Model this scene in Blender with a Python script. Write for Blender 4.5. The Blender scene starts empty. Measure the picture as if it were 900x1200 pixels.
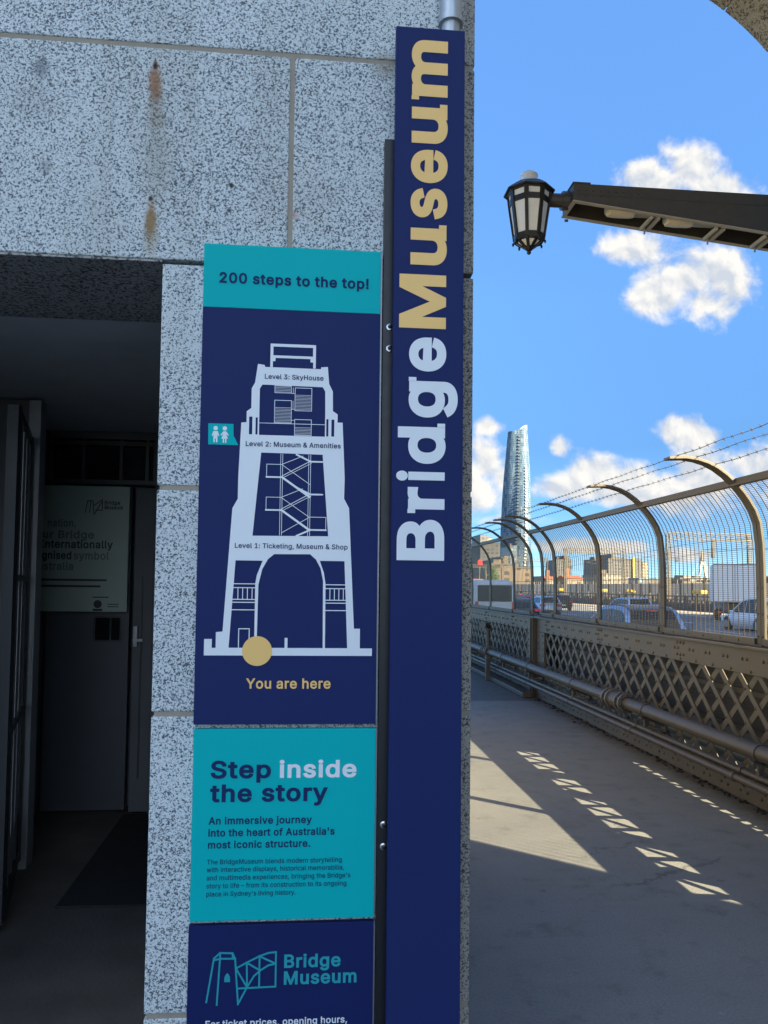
import bpy, bmesh, math, random
from mathutils import Vector, Matrix, geometry
random.seed(7)
SC = bpy.context.scene
COL = SC.collection
R = math.radians

# ------------------------------------------------------------------ camera
EYE = 1.6
F, YAW, PITCH, ROLL, PPY, PPX = 928.17, .0909, .0488, .0114, 641.4, 449.3   # measured on the 900x1200 photograph
def cam_axes():
    cy, sy, cp, sp, cr, sr = math.cos(YAW), math.sin(YAW), math.cos(PITCH), math.sin(PITCH), math.cos(ROLL), math.sin(ROLL)
    fw = Vector((sy*cp, cy*cp, sp)); r = Vector((cy, -sy, 0)); u = r.cross(fw)
    return cr*r + sr*u, -sr*r + cr*u, fw
RX, RU, RF = cam_axes()
cd = bpy.data.cameras.new('camera'); cam = bpy.data.objects.new('camera', cd); COL.objects.link(cam)
cd.sensor_fit = 'VERTICAL'; cd.sensor_height = 36; cd.sensor_width = 27
cd.lens = F/1200*36
cd.shift_y = (PPY-600)/1200; cd.shift_x = (450-PPX)/1200
cd.clip_start = .05; cd.clip_end = 20000
m = Matrix((RX, RU, -RF)).transposed().to_4x4(); m.translation = Vector((0, 0, EYE)); cam.matrix_world = m
SC.camera = cam
def at(px, py, Y):                                            # where the sight line through a photo pixel meets the plane y = Y
    d = RX*((px-PPX)/F) + RU*(-(py-PPY)/F) + RF
    return Vector((0, 0, EYE)) + d*(Y/d.y)

# ------------------------------------------------------------------ light
SUN_EL = R(28.5); SUN_AZ = math.atan2(.73, -.68)
SUNV = Vector((math.cos(SUN_EL)*math.sin(SUN_AZ), math.cos(SUN_EL)*math.cos(SUN_AZ), math.sin(SUN_EL)))
sl = bpy.data.lights.new('sun', 'SUN'); sl.energy = 5.0; sl.angle = R(.32); sl.color = (1, .82, .50)
so = bpy.data.objects.new('sun', sl); COL.objects.link(so); so.rotation_euler = SUNV.to_track_quat('Z', 'Y').to_euler()
so.location = (20, -20, 30)
SC.view_settings.view_transform = 'Standard'; SC.view_settings.look = 'None'
SC.view_settings.exposure = 2.75; SC.view_settings.gamma = 1; SC.view_settings.use_curve_mapping = False
SC.cycles.max_bounces = 8; SC.cycles.diffuse_bounces = 4; SC.cycles.glossy_bounces = 3; SC.cycles.transparent_max_bounces = 12

# ------------------------------------------------------------------ node helpers
class NT:
    def __init__(s, nt): s.nt = nt; s.n = nt.nodes; s.l = nt.links
    def node(s, t, **kw):
        o = s.n.new(t)
        for k, v in kw.items(): setattr(o, k, v)
        return o
    def put(s, sock, v):
        if hasattr(v, 'is_linked') or isinstance(v, bpy.types.NodeSocket): s.l.new(v, sock)
        else: sock.default_value = v
    def math(s, op, a, b=0., c=0., clamp=False):
        o = s.node('ShaderNodeMath', operation=op, use_clamp=clamp)
        for i, v in enumerate((a, b, c)): s.put(o.inputs[i], v)
        return o.outputs[0]
    def ramp(s, f, stops, interp='LINEAR'):
        o = s.node('ShaderNodeValToRGB'); o.color_ramp.interpolation = interp
        e = o.color_ramp.elements
        while len(e) < len(stops): e.new(.5)
        for el, (p, c) in zip(e, stops):
            el.position = p; el.color = (c, c, c, 1) if isinstance(c, (int, float)) else (*c, 1)
        s.put(o.inputs[0], f); return o.outputs[0]
    def smooth(s, f, a, b):
        o = s.node('ShaderNodeMapRange', interpolation_type='SMOOTHSTEP')
        s.put(o.inputs[0], f); o.inputs[1].default_value = a; o.inputs[2].default_value = b
        return o.outputs[0]
    def mix(s, f, a, b, mode='MIX'):
        o = s.node('ShaderNodeMix', data_type='RGBA', blend_type=mode)
        s.put(o.inputs[0], f)
        for sock, v in ((o.inputs[6], a), (o.inputs[7], b)):
            s.put(sock, (*v, 1) if isinstance(v, tuple) and len(v) == 3 else v)
        return o.outputs[2]
    def noise(s, vec, scale, detail=2., rough=.5, dist=0.):
        o = s.node('ShaderNodeTexNoise'); o.inputs['Scale'].default_value = scale
        o.inputs['Detail'].default_value = detail; o.inputs['Roughness'].default_value = rough; o.inputs['Distortion'].default_value = dist
        if vec is not None: s.l.new(vec, o.inputs['Vector'])
        return o.outputs[0]
    def xyz(s, vec):
        o = s.node('ShaderNodeSeparateXYZ'); s.l.new(vec, o.inputs[0]); return o.outputs
    def comb(s, x, y, z):
        o = s.node('ShaderNodeCombineXYZ')
        for i, v in enumerate((x, y, z)): s.put(o.inputs[i], v)
        return o.outputs[0]

# ------------------------------------------------------------------ sky with cumulus clouds, laid out by direction
w = bpy.data.worlds.new('World'); SC.world = w; w.use_nodes = True
W = NT(w.node_tree)
sky = W.node('ShaderNodeTexSky', sky_type='NISHITA', sun_disc=False, sun_elevation=SUN_EL, sun_rotation=SUN_AZ)
sky.altitude = 5000; sky.air_density = 1; sky.dust_density = .6; sky.ozone_density = 5
tc = W.node('ShaderNodeTexCoord'); dx, dy, dz = W.xyz(tc.outputs['Generated'])
lift = W.ramp(dz, [(0, .52), (.05, .44), (.17, .50), (.34, .90), (.64, 1.4), (1, 1.8)])
skyc = W.mix(1, sky.outputs[0], W.comb(.80, .97, .95), 'MULTIPLY')
skyc = W.mix(1, skyc, lift, 'MULTIPLY')
ysafe = W.math('MAXIMUM', dy, .02)
U, V = W.math('DIVIDE', dx, ysafe), W.math('DIVIDE', dz, ysafe)
def uv(px, py):
    d = RX*((px-PPX)/F) + RU*(-(py-PPY)/F) + RF
    return d.x/d.y, d.z/d.y
BLOBS = [(812,192,42,38),(768,215,44,30),(850,222,50,28),(740,292,46,26),(800,330,58,46),(850,322,44,44),(775,348,40,30),(825,355,56,32),
 (797,506,34,20),(820,512,24,14),(575,500,20,13),(572,545,26,34),(560,575,40,30),(588,560,24,26),(655,522,14,20),(690,556,44,26),(660,572,44,16),(710,572,40,20),
 (770,572,90,30),(830,560,70,34),(880,548,60,26),(740,585,60,14),(930,560,60,40),(700,640,90,10),(800,650,60,9),(600,610,40,9),(1010,330,60,50),(1080,560,90,50),(420,520,90,60),(300,300,80,60)]
dens = None
for px, py, rx, ry in BLOBS:
    u0, v0 = uv(px, py); g_ = 1.08 if py < 480 else 1.12; rx, ry = rx*g_/F, ry*g_/F
    a = W.math('MULTIPLY', W.math('SUBTRACT', U, u0), 1/rx); b = W.math('MULTIPLY', W.math('SUBTRACT', V, v0), 1/ry)
    d = W.math('SUBTRACT', 1, W.math('SQRT', W.math('ADD', W.math('MULTIPLY', a, a), W.math('MULTIPLY', b, b))))
    dens = d if dens is None else W.math('SMOOTH_MAX', dens, d, .25)
uvv = W.comb(U, V, 0)
n1 = W.noise(uvv, 17, 10, .56, .25)
uv2 = W.node('ShaderNodeVectorMath', operation='ADD'); W.l.new(uvv, uv2.inputs[0]); uv2.inputs[1].default_value = (.006, .011, 0)
n2 = W.noise(uv2.outputs[0], 17, 6, .5, .25)
dn = W.math('ADD', dens, W.math('MULTIPLY', W.math('SUBTRACT', n1, .485), 2.2))
front = W.smooth(dy, .06, .15)
mask = W.math('MULTIPLY', W.smooth(dn, -.04, .60), front)
relief = W.math('ADD', .55, W.math('MULTIPLY', W.math('SUBTRACT', n1, n2), 5.5))
nl = W.noise(uvv, 9, 3, .5)
relief = W.math('ADD', relief, W.math('MULTIPLY', W.math('SUBTRACT', nl, .5), 1.6), clamp=True)
cl = W.mix(relief, (1.45, 1.56, 1.72), (2.3, 2.22, 2.08))
skyv = W.mix(W.math('MULTIPLY', mask, .97), skyc, cl)
# broken bright cloud added behind the viewpoint, unseen, to light the shaded wall
nb = W.noise(tc.outputs['Generated'], 3.2, 6, .55)
back = W.math('MULTIPLY', W.smooth(nb, .42, .6), W.smooth(W.math('MULTIPLY', dy, -1), .0, .3))
skyv = W.mix(back, skyv, (5.2, 6.0, 6.9))
bg = W.n['Background']; W.l.new(skyv, bg.inputs[0]); bg.inputs[1].default_value = .068
w.cycles.sampling_method = 'MANUAL'; w.cycles.sample_map_resolution = 1024

# ------------------------------------------------------------------ materials
MATS = {}
def new_mat(name):
    m = bpy.data.materials.new(name); m.use_nodes = True
    T = NT(m.node_tree); T.bsdf = m.node_tree.nodes['Principled BSDF']; T.mat = m
    T.co = T.node('ShaderNodeTexCoord').outputs['Object']
    MATS[name] = m; return T
def bump(T, h, strength=.3, dist=.01):
    b = T.node('ShaderNodeBump'); b.inputs['Strength'].default_value = strength; b.inputs['Distance'].default_value = dist
    T.put(b.inputs['Height'], h); T.l.new(b.outputs[0], T.bsdf.inputs['Normal'])
def paint(name, col, rough=.5, metal=0., var=.12, scale=6., bumpy=0., spec=.5, fine=60):
    T = new_mat(name); n = T.noise(T.co, scale, 5, .6)
    c = T.mix(n, tuple(v*(1-var) for v in col), tuple(min(1, v*(1+var)) for v in col))
    T.put(T.bsdf.inputs['Base Color'], c)
    T.put(T.bsdf.inputs['Roughness'], T.math('ADD', rough-.08, T.math('MULTIPLY', T.noise(T.co, scale*2.3, 3), .16)))
    T.bsdf.inputs['Metallic'].default_value = metal; T.bsdf.inputs['Specular IOR Level'].default_value = spec
    if bumpy: bump(T, T.noise(T.co, fine, 4), bumpy, .004)
    return MATS[name]

def granite(name, dark, mid, light, stains=False, scale=95):
    T = new_mat(name)
    n = T.noise(T.co, scale*.62, 3, .7)
    vo = T.node('ShaderNodeTexVoronoi'); vo.inputs['Scale'].default_value = scale*1.25; T.l.new(T.co, vo.inputs['Vector'])
    gr = T.xyz(vo.outputs['Color'])[0]
    vo2 = T.node('ShaderNodeTexVoronoi'); vo2.inputs['Scale'].default_value = scale*2.3; T.l.new(T.co, vo2.inputs['Vector'])
    k = T.math('ADD', T.math('MULTIPLY', gr, .34), T.math('ADD', T.math('MULTIPLY', n, 1.15), T.math('MULTIPLY', T.xyz(vo2.outputs['Color'])[0], .20)))
    big = T.noise(T.co, 3.0, 4, .6)
    k = T.math('ADD', k, T.math('MULTIPLY', T.math('SUBTRACT', big, .5), .18))
    k = T.math('MULTIPLY', k, 1/1.7)
    c = T.ramp(k, [(0, dark), (.405, dark), (.455, mid), (.505, light), (.60, tuple(min(1, v*1.1) for v in light)), (.68, tuple(v*.8 for v in light))])
    x, y, z = T.xyz(T.co)
    if stains:
        wob = T.math('MULTIPLY', T.math('SUBTRACT', T.noise(T.co, 22, 4, .6), .5), .9)
        def streak(x0, z0, z1, wd, strength, col):
            nonlocal c
            a = T.math('MULTIPLY', T.math('SUBTRACT', x, x0), 1/wd)
            zc, hz = (z0+z1)/2, abs(z0-z1)/2
            b = T.math('MULTIPLY', T.math('SUBTRACT', z, zc), 1/hz)
            d = T.math('SUBTRACT', 1, T.math('SQRT', T.math('ADD', T.math('MULTIPLY', a, a), T.math('MULTIPLY', b, b))))
            f = T.math('MULTIPLY', T.smooth(T.math('ADD', d, wob), .0, .7), strength)
            c = T.mix(f, c, col)
        streak(-.518, 3.275, 3.10, .030, .8, (.30, .12, .03)); streak(-.512, 3.22, 2.98, .04, .4, (.20, .13, .06)); streak(-.50, 3.12, 2.72, .07, .30, (.24, .22, .16))
        streak(-.518, 3.262, 3.228, .012, 1.0, (.05, .02, .012))
        streak(-.520, 2.835, 2.66, .022, .85, (.30, .15, .04)); streak(-.518, 2.80, 2.60, .035, .5, (.24, .18, .09)); streak(-.522, 2.825, 2.80, .010, 1, (.05, .03, .02))
        streak(-.87, 3.27, 3.16, .035, .6, (.10, .11, .13)); streak(-.845, 2.93, 2.86, .03, .4, (.12, .13, .15)); streak(-.89, 3.2, 3.0, .1, .18, (.2, .2, .2))
        streak(-.272, 2.882, 2.858, .010, 1, (.03, .03, .03)); streak(-.278, 2.80, 2.776, .013, .9, (.05, .05, .055))
        streak(-.076, 2.80, 2.765, .028, .5, (.42, .12, .08)); streak(-.084, 2.865, 2.84, .011, 1, (.02, .018, .015)); streak(-.085, 2.73, 2.70, .014, .8, (.05, .05, .05))
        streak(.215, 3.36, 3.24, .06, .6, (.24, .20, .15)); streak(-.06, 3.0, 2.7, .2, .12, (.3, .24, .2))
        # darker, browner stone along the corner of the tower
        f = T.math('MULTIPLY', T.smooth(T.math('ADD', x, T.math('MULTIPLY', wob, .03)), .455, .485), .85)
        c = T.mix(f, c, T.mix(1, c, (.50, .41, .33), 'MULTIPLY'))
    bx = T.node('ShaderNodeTexWhiteNoise', noise_dimensions='2D'); T.l.new(T.comb(T.math('FLOOR', T.math('MULTIPLY', T.math('ADD', x, 5.084), 1/1.0)), T.math('FLOOR', T.math('MULTIPLY', T.math('SUBTRACT', z, .5), 1/.70)), 0), bx.inputs['Vector'])
    c = T.mix(T.math('MULTIPLY', bx.outputs['Value'], .30), c, T.mix(1, c, (.78, .76, .72), 'MULTIPLY'))
    c = T.mix(T.math('MULTIPLY', T.smooth(T.noise(T.comb(T.math('MULTIPLY', x, 5), y, T.math('MULTIPLY', z, .5)), 1.4, 5, .6), .52, .72), .35), c, T.mix(1, c, (.62, .60, .55), 'MULTIPLY'))
    c = T.mix(T.math('MULTIPLY', T.noise(T.co, 1.3, 3), .3), c, T.mix(1, c, (.80, .78, .74), 'MULTIPLY'))
    T.put(T.bsdf.inputs['Base Color'], c); T.bsdf.inputs['Roughness'].default_value = .72
    T.bsdf.inputs['Specular IOR Level'].default_value = .3
    bump(T, T.math('ADD', n, T.math('MULTIPLY', big, .6)), .35, .004)
    return MATS[name]

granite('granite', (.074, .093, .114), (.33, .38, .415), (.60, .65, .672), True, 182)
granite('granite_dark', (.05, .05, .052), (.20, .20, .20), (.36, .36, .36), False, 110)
granite('granite_brown', (.10, .085, .065), (.30, .265, .21), (.42, .375, .30), False, 40)
paint('mortar', (.30, .265, .215), .85, 0, .3, 14, .4, .2)
paint('reveal_stone', (.30, .30, .30), .8, 0, .35, 40, .4, .2)
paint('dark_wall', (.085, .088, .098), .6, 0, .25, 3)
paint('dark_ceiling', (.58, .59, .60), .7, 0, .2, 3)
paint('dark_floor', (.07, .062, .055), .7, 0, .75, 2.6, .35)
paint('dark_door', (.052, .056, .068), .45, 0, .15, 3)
paint('dark_metal', (.035, .036, .04), .45, .3, .2)
paint('gate_metal', (.30, .31, .33), .4, .5, .2)
paint('rubber', (.008, .008, .008), .9, 0, .3)
paint('black_glass', (.01, .011, .013), .08, 0, .1)
paint('poster_paper', (.29, .345, .30), .5, 0, .08)
paint('ink', (.012, .014, .018), .5)
paint('ink_faint', (.10, .125, .12), .5)
paint('navy', (.012, .022, .10), .55, 0, .06, 2, 0, .12)
paint('navy_deep', (.008, .016, .088), .55, 0, .08, 2, 0, .12)
paint('teal', (.0, .40, .42), .55, 0, .05, 2, 0, .10)
paint('teal_ink', (.01, .30, .36), .4, 0, .03)
paint('pale', (.68, .72, .76), .4, 0, .02)
paint('gold', (.82, .50, .15), .4, 0, .02)
paint('navy_ink', (.012, .026, .10), .6, 0, .02, 6, 0, .1)
paint('sign_edge', (.20, .21, .23), .4, .6)
paint('rail_black', (.008, .009, .013), .4, .2, .4, 20)
paint('steel', (.55, .56, .58), .25, 1)
paint('galvanised', (.42, .45, .48), .45, .6, .15, 20)
def bridge_paint():
    T = new_mat('bridge_grey'); x, y, z = T.xyz(T.co)
    n = T.noise(T.co, 3.5, 6, .65)
    c = T.mix(n, (.048, .042, .035), (.088, .078, .064))
    run = T.noise(T.comb(T.math('MULTIPLY', x, 8), T.math('MULTIPLY', y, 14), T.math('MULTIPLY', z, 1.2)), 1.6, 5, .65)
    c = T.mix(T.math('MULTIPLY', T.smooth(run, .56, .74), .55), c, (.10, .062, .034))
    c = T.mix(T.math('MULTIPLY', T.smooth(T.noise(T.co, 38, 3, .6), .70, .76), .8), c, (.11, .048, .02))
    c = T.mix(T.math('MULTIPLY', T.smooth(T.noise(T.co, 17, 4, .6), .64, .72), .4), c, (.13, .125, .115))
    T.put(T.bsdf.inputs['Base Color'], c); T.put(T.bsdf.inputs['Roughness'], T.math('ADD', .40, T.math('MULTIPLY', n, .25)))
    bump(T, T.noise(T.co, 60, 4), .25, .004)
bridge_paint()
paint('bridge_dark', (.042, .038, .034), .5, .0, .25, 5, .2)
paint('mesh_wire', (.13, .118, .10), .45, .4, .1)
paint('pipe_grey', (.062, .054, .046), .45, .1, .3, 9, .12, .35)
paint('black_steel', (.072, .067, .064), .45, .2, .25, 8)
paint('flange_grey', (.10, .095, .09), .5, .2, .15, 8)
paint('flange_paint', (.42, .38, .33), .5)
paint('lantern_black', (.02, .018, .018), .4, .2, .2, 8)
paint('trough', (.016, .016, .018), .6, 0, .4, 3)
paint('milk_glass', (.80, .83, .86), .3, 0, .05, 9)
paint('white_cap', (.75, .77, .78), .35)
paint('lamp_lens', (.75, .66, .50), .2, 0, .25, 60)
paint('lamp_head', (.45, .43, .40), .45, .3)
paint('under_steel', (.06, .06, .062), .55, .2, .4, 2)
paint('road', (.115, .12, .128), .85, 0, .18, .8, .2)
paint('sunlit_lane', (.24, .21, .165), .85, 0, .15, .5, .2)  # tan road colour with the sunlight put into it
paint('line_white', (.75, .75, .72), .7)
paint('gantry_steel', (.10, .088, .07), .6, .1)
paint('wall_tan', (.58, .44, .31), .8, 0, .25, .4)
paint('barrier_dark', (.05, .048, .05), .7, 0, .5, 1.2)
paint('yellow', (.36, .26, .03), .5)
paint('red', (.5, .03, .03), .4)
paint('car_blue', (.20, .30, .47), .22, .25, .03, 2)
paint('car_silver', (.30, .37, .47), .25, .3, .03, 2)
paint('car_white', (.60, .62, .65), .25, 0, .03, 2)
paint('car_dark', (.04, .045, .05), .22, .2, .1, 2)
paint('car_red', (.42, .06, .05), .25, .1, .05, 2)
paint('truck_white', (.70, .71, .72), .45, 0, .04, 1)
paint('car_glass', (.012, .016, .02), .2, 0, .1, 6, 0, .3)
paint('tyre', (.02, .02, .02), .85)
paint('rim', (.40, .41, .42), .35, .8)
paint('tail_red', (.55, .03, .04), .25)
paint('trim_black', (.02, .02, .022), .5)
paint('plate', (.65, .6, .35), .5)
paint('leaf', (.05, .085, .03), .6, 0, .5, .8)
paint('bark', (.09, .07, .05), .9)
paint('balcony', (.05, .065, .085), .5)
paint('roof_dark', (.08, .07, .06), .7)
paint('roof_red', (.26, .085, .045), .7)
paint('tower_white', (.30, .30, .30), .6)
paint('hill_green', (.10, .13, .12), .9, 0, .5, .002)

def footpath_mat():
    T = new_mat('footpath'); x, y, z = T.xyz(T.co)
    n = T.noise(T.co, .9, 6, .6); f = T.noise(T.co, 85, 4, .75); st = T.noise(T.co, 5, 5, .65)
    c = T.mix(n, (.094, .102, .112), (.178, .186, .192))
    c = T.mix(T.math('MULTIPLY', T.smooth(st, .52, .72), .5), c, (.058, .062, .068))
    c = T.mix(T.math('MULTIPLY', T.smooth(f, .35, .65), .75), c, T.mix(1, c, (.62, .62, .62), 'MULTIPLY'))
    streaks = T.noise(T.comb(T.math('MULTIPLY', x, .5), T.math('MULTIPLY', y, 3), 0), 2.2, 6, .6)
    c = T.mix(T.math('MULTIPLY', T.smooth(streaks, .5, .75), .28), c, (.17, .17, .17))
    vc = T.node('ShaderNodeTexVoronoi', feature='DISTANCE_TO_EDGE'); vc.inputs['Scale'].default_value = .55
    wv = T.node('ShaderNodeVectorMath', operation='ADD'); T.l.new(T.co, wv.inputs[0]); T.l.new(T.comb(T.math('MULTIPLY', T.noise(T.co, 3, 5, .7), .5), T.math('MULTIPLY', T.noise(T.co, 2.3, 5, .7), .5), 0), wv.inputs[1]); T.l.new(wv.outputs[0], vc.inputs['Vector'])
    crack = T.math('MULTIPLY', T.math('SUBTRACT', 1, T.smooth(vc.outputs['Distance'], .001, .006)), T.smooth(T.noise(T.co, .7, 2), .5, .6))
    c = T.mix(T.math('MULTIPLY', crack, .6), c, (.03, .03, .03))
    spots = T.smooth(T.noise(T.co, 9, 2, .5), .70, .74)
    c = T.mix(T.math('MULTIPLY', spots, .45), c, (.035, .035, .035))
    pale = T.smooth(T.noise(T.co, 13, 3, .6), .69, .76)
    c = T.mix(T.math('MULTIPLY', pale, .3), c, (.30, .29, .27))
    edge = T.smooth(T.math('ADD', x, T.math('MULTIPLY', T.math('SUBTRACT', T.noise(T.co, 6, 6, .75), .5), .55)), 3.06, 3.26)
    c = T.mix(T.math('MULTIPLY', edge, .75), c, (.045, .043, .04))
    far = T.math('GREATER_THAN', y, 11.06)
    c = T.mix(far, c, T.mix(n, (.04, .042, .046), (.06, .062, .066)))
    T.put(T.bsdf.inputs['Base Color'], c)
    T.put(T.bsdf.inputs['Roughness'], T.math('ADD', .5, T.math('MULTIPLY', st, .25)))
    bump(T, T.math('ADD', f, T.math('MULTIPLY', edge, T.noise(T.co, 30, 4))), .25, .004)
footpath_mat()

def window_mat(name, wall, glass, sx, sz, frac=.55, rough=.6, lit=.0):
    """a facade: storeys and window openings by object coordinates"""
    T = new_mat(name); x, y, z = T.xyz(T.co)
    h = T.math('ADD', x, y)
    fx = T.math('FRACT', T.math('MULTIPLY', h, 1/sx)); fz = T.math('FRACT', T.math('MULTIPLY', z, 1/sz))
    inx = T.math('LESS_THAN', T.math('ABSOLUTE', T.math('SUBTRACT', fx, .5)), frac/2)
    inz = T.math('LESS_THAN', T.math('ABSOLUTE', T.math('SUBTRACT', fz, .5)), .27)
    cell = T.node('ShaderNodeTexWhiteNoise', noise_dimensions='2D')
    T.l.new(T.comb(T.math('FLOOR', T.math('MULTIPLY', h, 1/sx)), T.math('FLOOR', T.math('MULTIPLY', z, 1/sz)), 0), cell.inputs['Vector'])
    g = T.mix(cell.outputs['Value'], tuple(v*.5 for v in glass), tuple(min(1, v*1.8) for v in glass))
    c = T.mix(T.math('MULTIPLY', inx, inz), T.mix(T.noise(T.co, .05, 4), tuple(v*.85 for v in wall), wall), g)
    T.put(T.bsdf.inputs['Base Color'], c); T.bsdf.inputs['Roughness'].default_value = rough
window_mat('facade_grey', (.075, .08, .09), (.03, .035, .045), 4, 3.3, .6)
window_mat('facade_pale', (.19, .17, .145), (.06, .065, .07), 3.5, 3.2, .5)
window_mat('facade_brown', (.13, .095, .065), (.05, .05, .05), 5, 3.5, .55)
window_mat('facade_cream', (.22, .185, .14), (.08, .075, .07), 5, 3.4, .45)
window_mat('facade_blue', (.10, .125, .155), (.10, .14, .20), 3, 3.4, .7, .35)

def tower_glass():
    T = new_mat('tower_glass'); x, y, z = T.xyz(T.co)
    ang = T.math('ARCTAN2', y, x)
    fl = T.math('FRACT', T.math('MULTIPLY', z, 1/3.6)); ml = T.math('FRACT', T.math('MULTIPLY', T.math('SUBTRACT', ang, T.math('MULTIPLY', z, .0016)), 12))
    cell = T.node('ShaderNodeTexWhiteNoise', noise_dimensions='2D')
    T.l.new(T.comb(T.math('FLOOR', T.math('MULTIPLY', ang, 12)), T.math('FLOOR', T.math('MULTIPLY', z, 1/7.2)), 0), cell.inputs['Vector'])
    big = T.noise(T.comb(T.math('MULTIPLY', ang, 14), T.math('MULTIPLY', z, .05), 0), 1.3, 4, .6)
    v = T.math('ADD', T.math('MULTIPLY', cell.outputs['Value'], .45), T.math('MULTIPLY', big, .75))
    c = T.ramp(v, [(0, (.010, .023, .050)), (.35, (.024, .050, .094)), (.62, (.04, .076, .13)), (.8, (.085, .13, .19)), (1, (.17, .21, .25))])
    c = T.mix(T.math('MULTIPLY', T.math('LESS_THAN', fl, .22), .35), c, (.16, .21, .26))
    c = T.mix(T.math('MULTIPLY', T.math('LESS_THAN', ml, .12), .4), c, (.06, .1, .15))
    T.put(T.bsdf.inputs['Base Color'], c); T.bsdf.inputs['Roughness'].default_value = .5; T.bsdf.inputs['Specular IOR Level'].default_value = .12
tower_glass()

# ------------------------------------------------------------------ mesh helpers
class MB:
    def __init__(s): s.v = []; s.f = []
    def add(s, vs, fs):
        o = len(s.v); s.v += [Vector(v) for v in vs]; s.f += [tuple(i+o for i in f) for f in fs]; return s
    def box(s, x0, x1, y0, y1, z0, z1):
        return s.add([(x, y, z) for z in (z0, z1) for y in (y0, y1) for x in (x0, x1)],
                     [(0,2,3,1),(4,5,7,6),(0,1,5,4),(2,6,7,3),(0,4,6,2),(1,3,7,5)])
    def bar(s, p, q, wd, th, up=(0, 0, 1)):                       # a rectangular bar from p to q, wd along side, th along up
        p, q = Vector(p), Vector(q); d = (q-p).normalized(); up = Vector(up)
        sd = d.cross(up)
        if sd.length < 1e-5: sd = d.cross(Vector((1, 0, 0)))
        sd.normalize(); u = sd.cross(d)
        a, b = sd*wd/2, u*th/2
        vs = [c+e for c in (p, q) for e in (-a-b, a-b, a+b, -a+b)]
        return s.add(vs, [(0,3,2,1),(4,5,6,7),(0,1,5,4),(1,2,6,5),(2,3,7,6),(3,0,4,7)])
    def tube(s, pts, r, n=10, cap=True, radii=None):
        pts = [Vector(p) for p in pts]; vs = []; fs = []
        ref = Vector((0, 0, 1))
        for i, p in enumerate(pts):
            d = (pts[min(i+1, len(pts)-1)]-pts[max(i-1, 0)]).normalized()
            a = d.cross(ref)
            if a.length < 1e-3: a = d.cross(Vector((1, 0, 0)))
            a.normalize(); b = d.cross(a); rr = radii[i] if radii else r
            vs += [p+(a*math.cos(t*2*math.pi/n)+b*math.sin(t*2*math.pi/n))*rr for t in range(n)]
        for i in range(len(pts)-1):
            for t in range(n):
                fs.append((i*n+t, i*n+(t+1) % n, (i+1)*n+(t+1) % n, (i+1)*n+t))
        if cap: fs += [tuple(range(n))[::-1], tuple(range((len(pts)-1)*n, len(pts)*n))]
        return s.add(vs, fs)
    def lathe(s, prof, c=(0, 0, 0), n=16, phase=0.):              # profile (r, z) round the z axis
        c = Vector(c); vs = []; fs = []
        for r, z in prof: vs += [c+Vector((r*math.cos(phase+t*2*math.pi/n), r*math.sin(phase+t*2*math.pi/n), z)) for t in range(n)]
        for i in range(len(prof)-1):
            for t in range(n): fs.append((i*n+t, i*n+(t+1) % n, (i+1)*n+(t+1) % n, (i+1)*n+t))
        fs += [tuple(range(n))[::-1], tuple(range((len(prof)-1)*n, len(prof)*n))]
        return s.add(vs, fs)
    def prism(s, poly, d, at0=(0, 0, 0)):                         # convex-ish polygon of 3D points pushed along d
        n = len(poly); d = Vector(d); a = [Vector(p)+Vector(at0) for p in poly]
        return s.add(a+[p+d for p in a], [tuple(range(n))[::-1], tuple(range(n, 2*n))]+[(i, (i+1) % n, n+(i+1) % n, n+i) for i in range(n)])
    def loft(s, rings, cap=True):
        n = len(rings[0]); vs = [p for r in rings for p in r]; fs = []
        for i in range(len(rings)-1):
            for t in range(n): fs.append((i*n+t, i*n+(t+1) % n, (i+1)*n+(t+1) % n, (i+1)*n+t))
        if cap: fs += [tuple(range(n))[::-1], tuple(range((len(rings)-1)*n, len(rings)*n))]
        return s.add(vs, fs)
    def rivet(s, p, r=.011, axis='x', sgn=-1):                    # a low domed head
        p = Vector(p); n = 8; rings = []
        for rr, h in ((r, 0), (r*.86, r*.45), (r*.45, r*.75)):
            ring = []
            for t in range(n):
                a = t*2*math.pi/n; u, v = rr*math.cos(a), rr*math.sin(a)
                ring.append(p+(Vector((sgn*h, u, v)) if axis == 'x' else Vector((u, sgn*h, v))))
            rings.append(ring)
        return s.loft(rings)
    def build(s, name, mat, parent=None, smooth=False, bevel=0., loc=None):
        me = bpy.data.meshes.new(name)
        off = Vector((0, 0, 0))
        p = parent
        while p is not None: off += p.location; p = p.parent
        if loc is not None and parent is None: off = Vector(loc)
        me.from_pydata([v-off for v in s.v], [], s.f); me.update()
        bm = bmesh.new(); bm.from_mesh(me); bmesh.ops.recalc_face_normals(bm, faces=bm.faces); bm.to_mesh(me); bm.free()
        o = bpy.data.objects.new(name, me); COL.objects.link(o)
        me.materials.append(MATS[mat])
        if parent is not None: o.parent = parent
        elif loc is not None: o.location = off
        if smooth:
            me.shade_smooth()
            bm = bmesh.new(); bm.from_mesh(me)
            for e in bm.edges:
                e.smooth = not (len(e.link_faces) == 2 and e.calc_face_angle(0) > .7)
            bm.to_mesh(me); bm.free()
        if bevel:
            b = o.modifiers.new('bevel', 'BEVEL'); b.width = bevel; b.segments = 2; b.limit_method = 'ANGLE'
        return o
def thing(name, label, cat, loc=(0, 0, 0), group=None):
    o = bpy.data.objects.new(name, None); COL.objects.link(o); o.location = loc; o.empty_display_size = .2
    return tag(o, label, cat, group)
def tag(o, label, cat, group=None):
    o['label'] = label; o['category'] = cat
    if group: o['group'] = group
    return o
def struct(name, mb, mat, **k):
    o = mb.build(name, mat, **k); o['kind'] = 'structure'; return o
def kids(o): return [c for c in bpy.data.objects if c.parent == o]
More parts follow.
